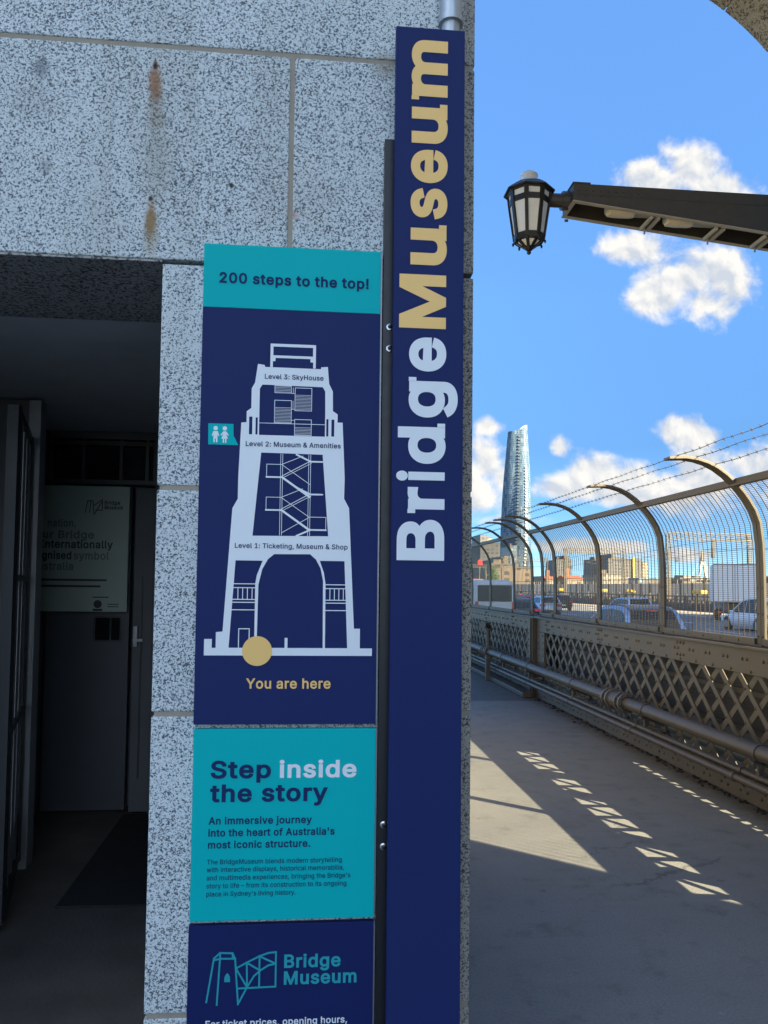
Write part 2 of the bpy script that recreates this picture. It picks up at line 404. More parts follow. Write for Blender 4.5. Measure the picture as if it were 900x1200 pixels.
def copy_tree(o, parent=None):
    c = o.copy(); COL.objects.link(c)
    if parent is not None: c.parent = parent
    for k in kids(o): copy_tree(k, c)
    return c

# flat shapes on a sign: contours in (x, z), even-odd filled, standing on the plane y, facing the viewer
def flat(name, contours, y, mat, parent, t=.0012):
    cu = bpy.data.curves.new('c', 'CURVE'); cu.dimensions = '2D'; cu.fill_mode = 'BOTH'; cu.extrude = t/2
    for c in contours:
        sp = cu.splines.new('POLY'); sp.points.add(len(c)-1); sp.use_cyclic_u = True
        for p, q in zip(sp.points, c): p.co = (q[0], q[1], 0, 1)
    return from_curve(name, cu, lambda v: Vector((v.x, y-t/2+v.z*-1, v.y)), mat, parent)
def from_curve(name, cu, fn, mat, parent):
    vs, fs = curve_mesh(cu)
    mb = MB(); mb.add([fn(v) for v in vs], fs)
    return mb.build(name, mat, parent)
def curve_mesh(cu):
    o = bpy.data.objects.new('c', cu); COL.objects.link(o)
    me = bpy.data.meshes.new_from_object(o.evaluated_get(bpy.context.evaluated_depsgraph_get()))
    vs = [v.co.copy() for v in me.vertices]; fs = [tuple(p.vertices) for p in me.polygons]
    bpy.data.objects.remove(o); bpy.data.curves.remove(cu); bpy.data.meshes.remove(me)
    return vs, fs
# letter outlines by character code: advance, then contours of knots (handle, point, handle) in thousandths
GLYPH = {
33: [196, [[87, 160, 67, 160, 66, 277, 65, 393, 63, 509, 86, 509, 109, 509, 132, 509, 131, 393, 129, 277, 128, 160, 108, 160], [111, -4, 98, -4, 85, -4, 75, 0, 66, 9, 57, 18, 52, 28, 52, 41, 52, 53, 57, 64, 66, 73, 75, 82, 85, 86, 98, 86, 111, 86, 121, 82, 130, 73, 139, 64, 143, 53, 143, 41, 143, 28, 139, 18, 130, 9, 121, 0]]],
38: [448, [[221, -7, 197, -7, 163, -7, 135, -1, 110, 12, 86, 24, 67, 41, 54, 62, 41, 83, 34, 107, 34, 133, 34, 155, 39, 174, 47, 189, 56, 205, 69, 220, 85, 235, 101, 249, 119, 263, 140, 279, 166, 298, 191, 316, 216, 335, 223, 340, 230, 346, 237, 352, 244, 359, 250, 366, 255, 375, 259, 384, 262, 394, 262, 405, 262, 421, 256, 434, 245, 445, 235, 456, 220, 461, 201, 461, 189, 461, 178, 458, 168, 453, 158, 448, 151, 441, 145, 431, 140, 422, 137, 411, 137, 399, 137, 386, 140, 374, 145, 363, 151, 352, 159, 340, 169, 327, 179, 315, 190, 300, 204, 284, 282, 189, 360, 95, 438, 0, 413, 0, 389, 0, 364, 0, 300, 77, 236, 154, 171, 231, 152, 255, 135, 275, 121, 293, 107, 310, 95, 327, 87, 344, 79, 361, 75, 379, 75, 398, 75, 421, 81, 441, 91, 458, 101, 475, 116, 489, 134, 499, 153, 509, 175, 513, 200, 513, 225, 513, 247, 509, 266, 499, 284, 489, 298, 476, 308, 459, 319, 443, 324, 424, 324, 404, 324, 389, 321, 375, 315, 362, 309, 348, 302, 336, 291, 325, 281, 314, 269, 303, 256, 293, 222, 268, 188, 243, 154, 217, 133, 202, 119, 188, 110, 174, 101, 161, 97, 147, 97, 131, 97, 115, 101, 100, 109, 87, 117, 75, 129, 65, 143, 57, 158, 50, 174, 46, 193, 46, 213, 46, 233, 51, 251, 59, 270, 68, 286, 80, 301, 95, 316, 111, 328, 130, 336, 151, 345, 173, 349, 197, 349, 224, 368, 224, 388, 224, 408, 224, 408, 192, 404, 165, 397, 144, 389, 122, 381, 105, 371, 92, 361, 79, 352, 69, 345, 62, 341, 57, 337, 52, 333, 47, 316, 29, 296, 16, 271, 7, 246, -2]]],
39: [206, [[95, 318, 78, 318, 75, 381, 73, 445, 70, 509, 92, 509, 114, 509, 136, 509, 133, 445, 131, 381, 128, 318, 112, 318]]],
44: [188, [[53, -119, 38, -119, 48, -56, 58, 8, 68, 71, 91, 71, 114, 71, 137, 71, 119, 8, 102, -56, 84, -119, 69, -119]]],
45: [453, [[263, 244, 337, 244, 337, 226, 337, 207, 337, 188, 263, 188, 188, 188, 114, 188, 114, 207, 114, 226, 114, 244, 188, 244]]],
46: [188, [[108, -4, 95, -4, 83, -4, 72, 0, 63, 9, 54, 18, 50, 28, 50, 41, 50, 54, 54, 65, 63, 73, 72, 82, 83, 87, 95, 87, 108, 87, 119, 82, 128, 73, 137, 65, 141, 54, 141, 41, 141, 28, 137, 18, 128, 9, 119, 0]]],
48: [453, [[264, -7, 227, -7, 189, -7, 157, 3, 130, 24, 103, 45, 83, 74, 69, 113, 55, 152, 48, 199, 48, 254, 48, 309, 55, 356, 69, 395, 83, 434, 104, 464, 130, 484, 157, 505, 189, 516, 227, 516, 264, 516, 296, 505, 323, 484, 350, 464, 370, 434, 384, 395, 398, 356, 405, 309, 405, 254, 405, 199, 398, 152, 384, 113, 370, 74, 350, 45, 323, 24, 297, 3], [202, 50, 227, 50, 252, 50, 273, 58, 290, 74, 308, 90, 321, 113, 330, 144, 339, 174, 344, 211, 344, 254, 344, 297, 339, 334, 330, 365, 321, 395, 308, 419, 290, 435, 273, 451, 252, 460, 227, 460, 202, 460, 180, 451, 163, 435, 146, 419, 132, 395, 123, 365, 114, 334, 109, 297, 109, 254, 109, 211, 114, 174, 123, 144, 132, 113, 146, 90, 163, 74, 180, 58]]],
49: [453, [[181, 0, 76, 0, 76, 18, 76, 36, 76, 55, 181, 55, 286, 55, 391, 55, 391, 36, 391, 18, 391, 0, 286, 0], [250, 509, 276, 509, 276, 339, 276, 170, 276, 0, 255, 0, 234, 0, 212, 0, 212, 149, 212, 299, 212, 448, 211, 448, 210, 448, 209, 448, 168, 418, 127, 388, 86, 358, 86, 381, 86, 404, 86, 427, 123, 454, 161, 481, 198, 509, 224, 509]]],
50: [453, [[172, 0, 64, 0, 64, 16, 64, 32, 64, 47, 121, 108, 177, 168, 234, 229, 254, 249, 270, 267, 282, 282, 295, 298, 304, 313, 311, 327, 317, 341, 320, 356, 320, 371, 320, 390, 316, 405, 308, 419, 299, 432, 288, 442, 273, 449, 259, 456, 242, 460, 224, 460, 204, 460, 187, 456, 172, 447, 158, 439, 147, 428, 139, 413, 131, 399, 127, 382, 127, 362, 107, 362, 86, 362, 66, 362, 66, 392, 72, 419, 86, 442, 100, 465, 119, 483, 143, 496, 167, 509, 194, 516, 225, 516, 255, 516, 282, 509, 306, 497, 329, 484, 348, 467, 361, 445, 374, 424, 381, 399, 381, 372, 381, 354, 378, 335, 371, 318, 364, 300, 353, 280, 336, 259, 319, 237, 296, 211, 267, 180, 229, 140, 191, 100, 153, 60, 153, 59, 153, 58, 153, 57, 231, 57, 310, 57, 389, 57, 389, 38, 389, 19, 389, 0, 281, 0]]],
51: [453, [[252, -7, 218, -7, 187, -7, 158, -1, 133, 10, 107, 21, 86, 37, 70, 57, 54, 78, 46, 103, 44, 132, 66, 132, 87, 132, 109, 132, 111, 114, 117, 99, 126, 87, 136, 75, 149, 65, 165, 59, 181, 53, 199, 50, 219, 50, 239, 50, 258, 53, 275, 61, 292, 68, 305, 79, 315, 93, 324, 107, 329, 124, 329, 145, 329, 163, 325, 181, 316, 196, 307, 212, 293, 224, 275, 234, 256, 243, 231, 248, 201, 248, 186, 248, 172, 248, 157, 248, 157, 265, 157, 282, 157, 299, 200, 349, 244, 399, 288, 448, 288, 450, 288, 451, 288, 452, 215, 452, 142, 452, 70, 452, 70, 471, 70, 490, 70, 509, 171, 509, 272, 509, 372, 509, 372, 493, 372, 477, 372, 461, 319, 400, 265, 339, 211, 278, 211, 282, 211, 285, 211, 289, 249, 293, 281, 288, 308, 276, 335, 263, 356, 246, 371, 222, 386, 199, 393, 173, 393, 145, 393, 115, 385, 89, 370, 66, 355, 43, 335, 25, 309, 12, 282, 0]]],
58: [188, [[108, -4, 95, -4, 83, -4, 72, 0, 63, 9, 54, 18, 50, 28, 50, 41, 50, 54, 54, 65, 63, 73, 72, 82, 83, 87, 95, 87, 108, 87, 119, 82, 128, 73, 137, 65, 141, 54, 141, 41, 141, 28, 137, 18, 128, 9, 119, 0], [108, 271, 95, 271, 83, 271, 72, 275, 63, 284, 54, 293, 50, 304, 50, 316, 50, 329, 54, 340, 63, 349, 72, 357, 83, 362, 95, 362, 108, 362, 119, 357, 128, 349, 137, 340, 141, 329, 141, 316, 141, 304, 137, 293, 128, 284, 119, 275]]],
65: [480, [[39, 0, 16, 0, 78, 170, 140, 339, 201, 509, 226, 509, 251, 509, 276, 509, 338, 339, 401, 170, 463, 0, 440, 0, 418, 0, 395, 0, 359, 101, 323, 202, 287, 302, 281, 321, 273, 344, 264, 372, 255, 400, 245, 435, 232, 478, 236, 478, 241, 478, 245, 478, 233, 435, 222, 399, 213, 371, 204, 343, 196, 320, 191, 302, 155, 202, 120, 101, 85, 0, 62, 0], [197, 142, 110, 142, 110, 161, 110, 180, 110, 199, 197, 199, 283, 199, 370, 199, 370, 180, 370, 161, 370, 142, 283, 142]]],
66: [456, [[122, 0, 60, 0, 60, 170, 60, 339, 60, 509, 120, 509, 181, 509, 241, 509, 276, 509, 306, 503, 329, 491, 352, 479, 369, 462, 381, 442, 392, 422, 398, 399, 398, 374, 398, 352, 394, 334, 387, 320, 379, 306, 369, 294, 356, 286, 344, 277, 330, 271, 315, 267, 315, 265, 315, 264, 315, 262, 331, 261, 347, 255, 363, 245, 379, 235, 392, 221, 402, 203, 413, 185, 418, 163, 418, 136, 418, 111, 412, 87, 400, 67, 388, 46, 370, 30, 344, 18, 319, 6, 287, 0, 247, 0, 184, 0], [125, 115, 125, 57, 165, 57, 205, 57, 245, 57, 284, 57, 313, 65, 330, 80, 347, 95, 355, 114, 355, 137, 355, 154, 351, 170, 342, 184, 334, 198, 321, 209, 306, 218, 290, 227, 271, 231, 248, 231, 207, 231, 166, 231, 125, 231, 125, 173], [125, 341, 125, 285, 162, 285, 200, 285, 238, 285, 257, 285, 273, 289, 288, 296, 303, 303, 315, 313, 323, 326, 332, 339, 336, 355, 336, 372, 336, 395, 328, 414, 313, 429, 297, 444, 273, 452, 240, 452, 202, 452, 163, 452, 125, 452, 125, 396]]],
70: [410, [[82, 0, 60, 0, 60, 170, 60, 339, 60, 509, 163, 509, 266, 509, 369, 509, 369, 490, 369, 471, 369, 452, 288, 452, 206, 452, 125, 452, 125, 394, 125, 336, 125, 278, 198, 278, 272, 278, 346, 278, 346, 259, 346, 240, 346, 221, 272, 221, 198, 221, 125, 221, 125, 147, 125, 74, 125, 0, 103, 0]]],
72: [517, [[82, 0, 60, 0, 60, 170, 60, 339, 60, 509, 82, 509, 103, 509, 125, 509, 125, 435, 125, 362, 125, 289, 214, 289, 303, 289, 392, 289, 392, 362, 392, 435, 392, 509, 414, 509, 435, 509, 457, 509, 457, 339, 457, 170, 457, 0, 435, 0, 414, 0, 392, 0, 392, 77, 392, 155, 392, 232, 303, 232, 214, 232, 125, 232, 125, 155, 125, 77, 125, 0, 103, 0]]],
73: [300, [[111, 0, 31, 0, 31, 19, 31, 38, 31, 57, 60, 57, 89, 57, 118, 57, 118, 189, 118, 320, 118, 452, 89, 452, 60, 452, 31, 452, 31, 471, 31, 490, 31, 509, 111, 509, 190, 509, 269, 509, 269, 490, 269, 471, 269, 452, 240, 452, 212, 452, 183, 452, 183, 320, 183, 189, 183, 57, 212, 57, 240, 57, 269, 57, 269, 38, 269, 19, 269, 0, 190, 0]]],
76: [393, [[160, 0, 60, 0, 60, 170, 60, 339, 60, 509, 82, 509, 103, 509, 125, 509, 125, 358, 125, 208, 125, 57, 203, 57, 282, 57, 361, 57, 361, 38, 361, 19, 361, 0, 261, 0]]],
77: [628, [[81, 0, 60, 0, 60, 170, 60, 339, 60, 509, 91, 509, 121, 509, 152, 509, 193, 402, 235, 294, 277, 187, 280, 180, 284, 170, 287, 159, 291, 148, 295, 136, 299, 123, 303, 110, 307, 97, 311, 84, 315, 71, 319, 59, 322, 49, 317, 49, 312, 49, 307, 49, 310, 59, 314, 70, 318, 83, 322, 95, 326, 108, 330, 121, 334, 134, 338, 147, 342, 158, 346, 170, 349, 179, 352, 187, 394, 294, 435, 402, 476, 509, 507, 509, 537, 509, 568, 509, 568, 339, 568, 170, 568, 0, 547, 0, 525, 0, 504, 0, 504, 97, 504, 194, 504, 291, 504, 302, 504, 314, 504, 327, 505, 340, 505, 354, 505, 369, 505, 383, 506, 398, 506, 413, 506, 428, 507, 443, 507, 457, 509, 457, 511, 457, 513, 457, 508, 441, 503, 426, 498, 409, 492, 393, 487, 378, 482, 363, 477, 348, 472, 334, 467, 322, 463, 309, 459, 299, 456, 291, 418, 194, 380, 97, 342, 0, 323, 0, 305, 0, 286, 0, 248, 97, 209, 194, 170, 291, 167, 299, 163, 309, 159, 321, 155, 333, 150, 346, 145, 361, 140, 376, 135, 391, 129, 408, 124, 424, 118, 441, 112, 457, 114, 457, 117, 457, 119, 457, 119, 444, 120, 431, 120, 416, 120, 401, 121, 387, 121, 372, 121, 357, 121, 342, 122, 328, 122, 315, 122, 302, 122, 291, 122, 194, 122, 97, 122, 0, 101, 0]]],
83: [447, [[263, -9, 224, -9, 187, -9, 155, -3, 128, 9, 100, 21, 79, 38, 64, 60, 49, 82, 40, 107, 38, 137, 60, 137, 82, 137, 104, 137, 106, 117, 112, 101, 123, 88, 134, 75, 149, 65, 166, 59, 184, 52, 203, 49, 224, 49, 247, 49, 268, 53, 286, 60, 304, 68, 319, 78, 329, 92, 340, 105, 346, 121, 346, 139, 346, 155, 341, 169, 332, 179, 323, 189, 311, 198, 296, 205, 281, 211, 264, 217, 245, 222, 224, 228, 204, 234, 184, 239, 142, 251, 109, 268, 86, 289, 63, 311, 52, 339, 52, 372, 52, 401, 60, 426, 75, 448, 90, 469, 111, 486, 138, 498, 164, 510, 194, 516, 227, 516, 261, 516, 290, 510, 316, 498, 342, 486, 362, 469, 377, 449, 392, 428, 400, 404, 401, 378, 380, 378, 358, 378, 337, 378, 335, 403, 323, 423, 302, 437, 281, 451, 256, 459, 225, 459, 203, 459, 184, 455, 167, 448, 151, 441, 138, 431, 129, 418, 120, 406, 115, 391, 115, 376, 115, 358, 120, 344, 131, 334, 142, 323, 154, 314, 169, 308, 184, 302, 199, 297, 212, 293, 230, 289, 247, 284, 264, 279, 279, 275, 295, 270, 312, 264, 328, 257, 344, 248, 359, 238, 373, 227, 385, 214, 395, 198, 404, 181, 408, 162, 408, 139, 408, 111, 401, 86, 386, 64, 372, 41, 351, 24, 323, 11, 296, -2]]],
84: [449, [[85, 452, 32, 452, 32, 471, 32, 490, 32, 509, 160, 509, 288, 509, 417, 509, 417, 490, 417, 471, 417, 452, 363, 452, 310, 452, 257, 452, 257, 301, 257, 151, 257, 0, 235, 0, 214, 0, 193, 0, 193, 151, 193, 301, 193, 452, 139, 452]]],
89: [472, [[225, 0, 203, 0, 203, 69, 203, 139, 203, 208, 141, 308, 79, 409, 16, 509, 41, 509, 66, 509, 91, 509, 125, 454, 159, 399, 192, 344, 203, 326, 213, 309, 222, 292, 231, 275, 240, 255, 250, 230, 241, 230, 232, 230, 224, 230, 233, 255, 242, 276, 251, 293, 260, 310, 270, 327, 280, 344, 314, 399, 347, 454, 381, 509, 406, 509, 430, 509, 455, 509, 393, 409, 330, 308, 268, 208, 268, 139, 268, 69, 268, 0, 247, 0]]],
97: [389, [[182, -9, 160, -9, 136, -9, 114, -4, 94, 5, 75, 14, 59, 27, 48, 45, 36, 62, 30, 83, 30, 108, 30, 130, 35, 147, 43, 161, 52, 175, 63, 185, 78, 193, 92, 201, 108, 207, 125, 211, 143, 215, 160, 218, 178, 220, 201, 223, 219, 225, 234, 227, 248, 228, 258, 231, 265, 235, 272, 239, 276, 245, 276, 255, 276, 255, 276, 256, 276, 257, 276, 272, 273, 286, 267, 297, 261, 308, 252, 316, 240, 322, 228, 328, 213, 331, 196, 331, 178, 331, 162, 328, 149, 322, 136, 317, 126, 309, 118, 301, 110, 292, 104, 283, 100, 274, 80, 280, 61, 285, 41, 291, 50, 314, 62, 332, 79, 346, 95, 360, 113, 369, 133, 375, 153, 381, 173, 384, 194, 384, 208, 384, 223, 383, 239, 379, 255, 376, 271, 370, 286, 360, 301, 351, 313, 338, 322, 320, 332, 303, 337, 280, 337, 251, 337, 168, 337, 84, 337, 0, 317, 0, 297, 0, 277, 0, 277, 17, 277, 35, 277, 52, 275, 52, 274, 52, 272, 52, 268, 43, 261, 34, 252, 25, 243, 15, 230, 7, 215, 1, 200, -5], [155, 45, 170, 45, 193, 45, 212, 50, 228, 59, 243, 68, 255, 79, 263, 93, 271, 107, 276, 122, 276, 138, 276, 155, 276, 173, 276, 190, 273, 187, 268, 184, 259, 182, 251, 180, 242, 178, 231, 176, 221, 174, 210, 172, 200, 171, 190, 170, 182, 169, 175, 168, 161, 166, 147, 163, 134, 159, 121, 154, 111, 148, 103, 139, 96, 131, 92, 119, 92, 105, 92, 92, 95, 81, 102, 72, 109, 63, 118, 57, 130, 52, 142, 48]]],
98: [424, [[261, -8, 229, -8, 206, -8, 187, -4, 172, 4, 158, 12, 146, 21, 138, 31, 129, 42, 123, 51, 118, 59, 116, 59, 114, 59, 112, 59, 112, 39, 112, 20, 112, 0, 92, 0, 72, 0, 53, 0, 53, 170, 53, 339, 53, 509, 73, 509, 93, 509, 114, 509, 114, 446, 114, 382, 114, 319, 115, 319, 117, 319, 118, 319, 123, 327, 129, 336, 137, 346, 145, 356, 157, 365, 171, 373, 186, 381, 205, 384, 229, 384, 261, 384, 289, 376, 313, 361, 337, 345, 356, 322, 370, 293, 383, 263, 390, 229, 390, 189, 390, 149, 383, 114, 370, 84, 356, 55, 337, 32, 313, 16, 289, 0], [197, 47, 220, 47, 244, 47, 263, 53, 279, 66, 295, 78, 308, 95, 316, 117, 324, 138, 328, 162, 328, 189, 328, 216, 324, 240, 316, 261, 308, 282, 296, 299, 280, 311, 264, 324, 244, 330, 220, 330, 197, 330, 177, 324, 161, 312, 145, 300, 133, 284, 125, 263, 117, 242, 113, 217, 113, 189, 113, 161, 117, 136, 125, 115, 133, 94, 146, 77, 162, 65, 178, 53]]],
99: [396, [[226, -8, 207, -8, 173, -8, 143, 0, 117, 16, 91, 33, 71, 56, 56, 85, 41, 114, 34, 149, 34, 187, 34, 227, 41, 262, 56, 291, 71, 321, 91, 343, 117, 360, 143, 376, 173, 384, 207, 384, 226, 384, 243, 382, 260, 377, 276, 372, 292, 365, 305, 356, 319, 347, 330, 335, 340, 322, 350, 309, 357, 294, 362, 277, 342, 272, 322, 267, 303, 262, 300, 272, 296, 281, 290, 289, 285, 297, 278, 305, 270, 311, 262, 317, 253, 322, 242, 325, 232, 328, 220, 330, 207, 330, 182, 330, 161, 323, 145, 310, 129, 297, 116, 280, 108, 258, 100, 237, 96, 213, 96, 187, 96, 162, 100, 139, 108, 117, 116, 96, 129, 79, 145, 66, 161, 53, 182, 46, 207, 46, 220, 46, 232, 48, 243, 52, 253, 55, 263, 60, 271, 66, 279, 72, 286, 80, 292, 89, 297, 97, 301, 107, 304, 117, 324, 112, 343, 107, 363, 102, 358, 85, 351, 70, 341, 56, 332, 43, 320, 31, 306, 21, 293, 12, 277, 4, 261, -1, 244, -6]]],
100: [424, [[219, -8, 195, -8, 164, -8, 136, 0, 111, 16, 87, 32, 68, 55, 55, 84, 41, 114, 34, 149, 34, 189, 34, 229, 41, 263, 55, 293, 69, 322, 88, 345, 112, 361, 136, 376, 164, 384, 196, 384, 219, 384, 238, 381, 253, 373, 268, 365, 279, 356, 287, 346, 296, 336, 302, 327, 306, 319, 308, 319, 309, 319, 311, 319, 311, 382, 311, 446, 311, 509, 331, 509, 351, 509, 372, 509, 372, 339, 372, 170, 372, 0, 352, 0, 332, 0, 313, 0, 313, 20, 313, 39, 313, 59, 311, 59, 309, 59, 307, 59, 302, 51, 295, 42, 287, 31, 278, 21, 267, 12, 252, 4, 238, -4], [181, 47, 205, 47, 227, 47, 247, 53, 263, 65, 279, 77, 291, 94, 299, 115, 308, 136, 312, 161, 312, 189, 312, 217, 308, 242, 300, 263, 292, 284, 279, 300, 263, 312, 247, 324, 228, 330, 205, 330, 181, 330, 161, 324, 145, 311, 129, 299, 116, 282, 108, 261, 100, 240, 96, 216, 96, 189, 96, 162, 100, 138, 109, 117, 117, 95, 129, 78, 145, 66, 161, 53]]],
101: [404, [[238, -8, 212, -8, 175, -8, 143, 0, 117, 16, 90, 33, 70, 56, 56, 85, 41, 114, 34, 148, 34, 187, 34, 226, 41, 260, 55, 290, 69, 319, 89, 343, 115, 359, 141, 376, 171, 384, 205, 384, 226, 384, 246, 381, 266, 374, 285, 367, 303, 356, 319, 341, 335, 326, 348, 306, 357, 282, 366, 258, 371, 228, 371, 194, 371, 186, 371, 178, 371, 169, 272, 169, 174, 169, 75, 169, 75, 187, 75, 204, 75, 221, 163, 221, 250, 221, 338, 221, 329, 215, 319, 208, 310, 202, 310, 227, 306, 249, 298, 269, 290, 288, 278, 303, 263, 314, 247, 325, 228, 330, 205, 330, 182, 330, 163, 325, 146, 313, 130, 302, 118, 288, 109, 270, 100, 251, 96, 232, 96, 211, 96, 200, 96, 189, 96, 178, 96, 150, 101, 126, 110, 106, 120, 87, 134, 72, 151, 61, 168, 51, 189, 46, 212, 46, 228, 46, 241, 48, 254, 53, 266, 57, 277, 64, 285, 73, 294, 82, 301, 93, 306, 105, 325, 101, 345, 96, 365, 91, 359, 71, 349, 54, 335, 39, 321, 24, 303, 13, 283, 4, 262, -4]]],
102: [254, [[154, 379, 228, 379, 228, 362, 228, 344, 228, 327, 154, 327, 80, 327, 6, 327, 6, 344, 6, 362, 6, 379, 80, 379], [101, 0, 81, 0, 81, 144, 81, 288, 81, 432, 81, 453, 86, 471, 96, 486, 106, 500, 119, 511, 135, 519, 152, 526, 169, 530, 187, 530, 201, 530, 213, 529, 222, 527, 232, 525, 238, 523, 243, 521, 238, 503, 233, 486, 227, 468, 224, 470, 220, 471, 215, 472, 210, 473, 203, 474, 195, 474, 176, 474, 163, 469, 154, 460, 146, 451, 142, 437, 142, 419, 142, 279, 142, 140, 142, 0, 121, 0]]],
103: [425, [[238, -151, 207, -151, 179, -151, 155, -147, 134, -140, 113, -132, 96, -123, 82, -110, 69, -98, 58, -84, 51, -69, 67, -60, 84, -50, 101, -41, 107, -49, 113, -57, 122, -66, 130, -75, 141, -82, 154, -88, 168, -94, 186, -97, 207, -97, 238, -97, 263, -90, 282, -75, 302, -60, 311, -37, 311, -6, 311, 19, 311, 44, 311, 68, 310, 68, 308, 68, 306, 68, 301, 60, 295, 51, 287, 41, 278, 32, 267, 23, 252, 16, 238, 8, 219, 5, 195, 5, 164, 5, 137, 12, 113, 27, 88, 41, 69, 62, 55, 90, 41, 118, 34, 152, 34, 191, 34, 230, 41, 264, 55, 293, 69, 322, 88, 345, 112, 361, 137, 376, 165, 384, 196, 384, 220, 384, 239, 381, 253, 373, 268, 365, 280, 356, 288, 346, 297, 336, 303, 327, 308, 319, 309, 319, 311, 319, 313, 319, 313, 339, 313, 359, 313, 379, 333, 379, 353, 379, 372, 379, 372, 250, 372, 121, 372, -9, 372, -42, 365, -69, 350, -90, 335, -111, 316, -126, 291, -136, 266, -146], [181, 59, 205, 59, 228, 59, 248, 64, 264, 75, 280, 86, 292, 101, 300, 121, 308, 141, 312, 165, 312, 193, 312, 220, 308, 243, 300, 264, 292, 284, 280, 301, 264, 312, 248, 324, 228, 330, 205, 330, 181, 330, 161, 324, 145, 312, 129, 299, 117, 283, 109, 262, 100, 242, 96, 219, 96, 193, 96, 166, 100, 143, 109, 123, 117, 103, 129, 87, 145, 76, 162, 65]]],
104: [410, [[114, 249, 114, 227, 114, 151, 114, 76, 114, 0, 93, 0, 73, 0, 53, 0, 53, 170, 53, 339, 53, 509, 73, 509, 93, 509, 114, 509, 114, 435, 114, 361, 114, 287, 110, 287, 106, 287, 102, 287, 114, 322, 131, 347, 152, 362, 174, 377, 199, 384, 227, 384, 253, 384, 276, 379, 295, 369, 315, 358, 330, 342, 341, 321, 352, 299, 357, 273, 357, 240, 357, 160, 357, 80, 357, 0, 337, 0, 316, 0, 296, 0, 296, 78, 296, 157, 296, 235, 296, 265, 288, 288, 273, 304, 258, 321, 237, 329, 210, 329, 192, 329, 175, 325, 161, 317, 146, 309, 135, 298, 126, 283, 118, 267]]],
105: [167, [[73, 0, 53, 0, 53, 126, 53, 253, 53, 379, 73, 379, 93, 379, 114, 379, 114, 253, 114, 126, 114, 0, 93, 0], [95, 443, 84, 443, 72, 443, 62, 447, 54, 455, 45, 462, 41, 472, 41, 483, 41, 494, 45, 504, 54, 512, 62, 520, 72, 524, 84, 524, 95, 524, 106, 520, 114, 512, 122, 504, 126, 494, 126, 483, 126, 472, 122, 462, 114, 455, 106, 447]]],
106: [167, [[53, 243, 53, 379, 73, 379, 93, 379, 114, 379, 114, 243, 114, 106, 114, -30, 114, -53, 110, -73, 102, -90, 93, -107, 81, -120, 65, -129, 48, -138, 28, -143, 4, -143, -1, -143, -5, -143, -10, -143, -10, -124, -10, -105, -10, -87, -6, -87, -2, -87, 2, -87, 20, -87, 32, -82, 40, -72, 49, -62, 53, -48, 53, -29, 53, 107], [95, 443, 83, 443, 72, 443, 62, 447, 53, 455, 45, 462, 41, 472, 41, 483, 41, 494, 45, 504, 53, 512, 62, 520, 72, 524, 83, 524, 95, 524, 105, 520, 114, 512, 122, 504, 126, 494, 126, 483, 126, 472, 122, 462, 114, 455, 105, 447]]],
107: [381, [[132, 158, 110, 137, 110, 162, 110, 187, 110, 212, 113, 212, 117, 212, 121, 212, 175, 268, 230, 323, 284, 379, 310, 379, 335, 379, 360, 379, 301, 319, 243, 259, 184, 199, 182, 199, 179, 199, 177, 199, 155, 178], [73, 0, 53, 0, 53, 170, 53, 339, 53, 509, 73, 509, 93, 509, 114, 509, 114, 339, 114, 170, 114, 0, 93, 0], [320, 0, 294, 0, 245, 62, 197, 124, 148, 186, 162, 200, 177, 214, 191, 229, 252, 152, 312, 76, 372, 0, 346, 0]]],
108: [189, [[147, -2, 139, -2, 110, -2, 88, 5, 74, 20, 60, 35, 53, 57, 53, 84, 53, 226, 53, 367, 53, 509, 73, 509, 93, 509, 114, 509, 114, 372, 114, 235, 114, 99, 114, 81, 116, 69, 120, 62, 125, 55, 133, 52, 146, 52, 152, 52, 157, 52, 160, 53, 164, 53, 167, 54, 170, 54, 173, 37, 177, 20, 181, 3, 175, 1, 169, 0, 162, -1, 154, -2]]],
109: [610, [[73, 0, 53, 0, 53, 126, 53, 253, 53, 379, 72, 379, 92, 379, 112, 379, 112, 351, 112, 323, 112, 295, 111, 295, 109, 295, 108, 295, 113, 316, 121, 332, 132, 346, 144, 359, 157, 369, 172, 376, 187, 383, 203, 386, 219, 386, 247, 386, 270, 378, 287, 361, 305, 344, 316, 322, 321, 295, 318, 295, 315, 295, 312, 295, 317, 313, 325, 329, 337, 343, 349, 357, 364, 367, 381, 375, 398, 382, 416, 386, 437, 386, 459, 386, 479, 381, 497, 372, 515, 362, 530, 348, 541, 328, 551, 309, 557, 285, 557, 255, 557, 170, 557, 85, 557, 0, 536, 0, 516, 0, 496, 0, 496, 85, 496, 169, 496, 254, 496, 281, 488, 301, 473, 313, 457, 325, 439, 330, 419, 330, 402, 330, 387, 327, 374, 320, 362, 313, 352, 303, 345, 290, 339, 278, 335, 263, 335, 247, 335, 165, 335, 82, 335, 0, 315, 0, 295, 0, 274, 0, 274, 87, 274, 173, 274, 260, 274, 281, 267, 298, 253, 311, 239, 324, 221, 330, 199, 330, 185, 330, 171, 327, 158, 320, 144, 313, 134, 303, 126, 289, 118, 276, 114, 258, 114, 238, 114, 159, 114, 79, 114, 0, 93, 0]]],
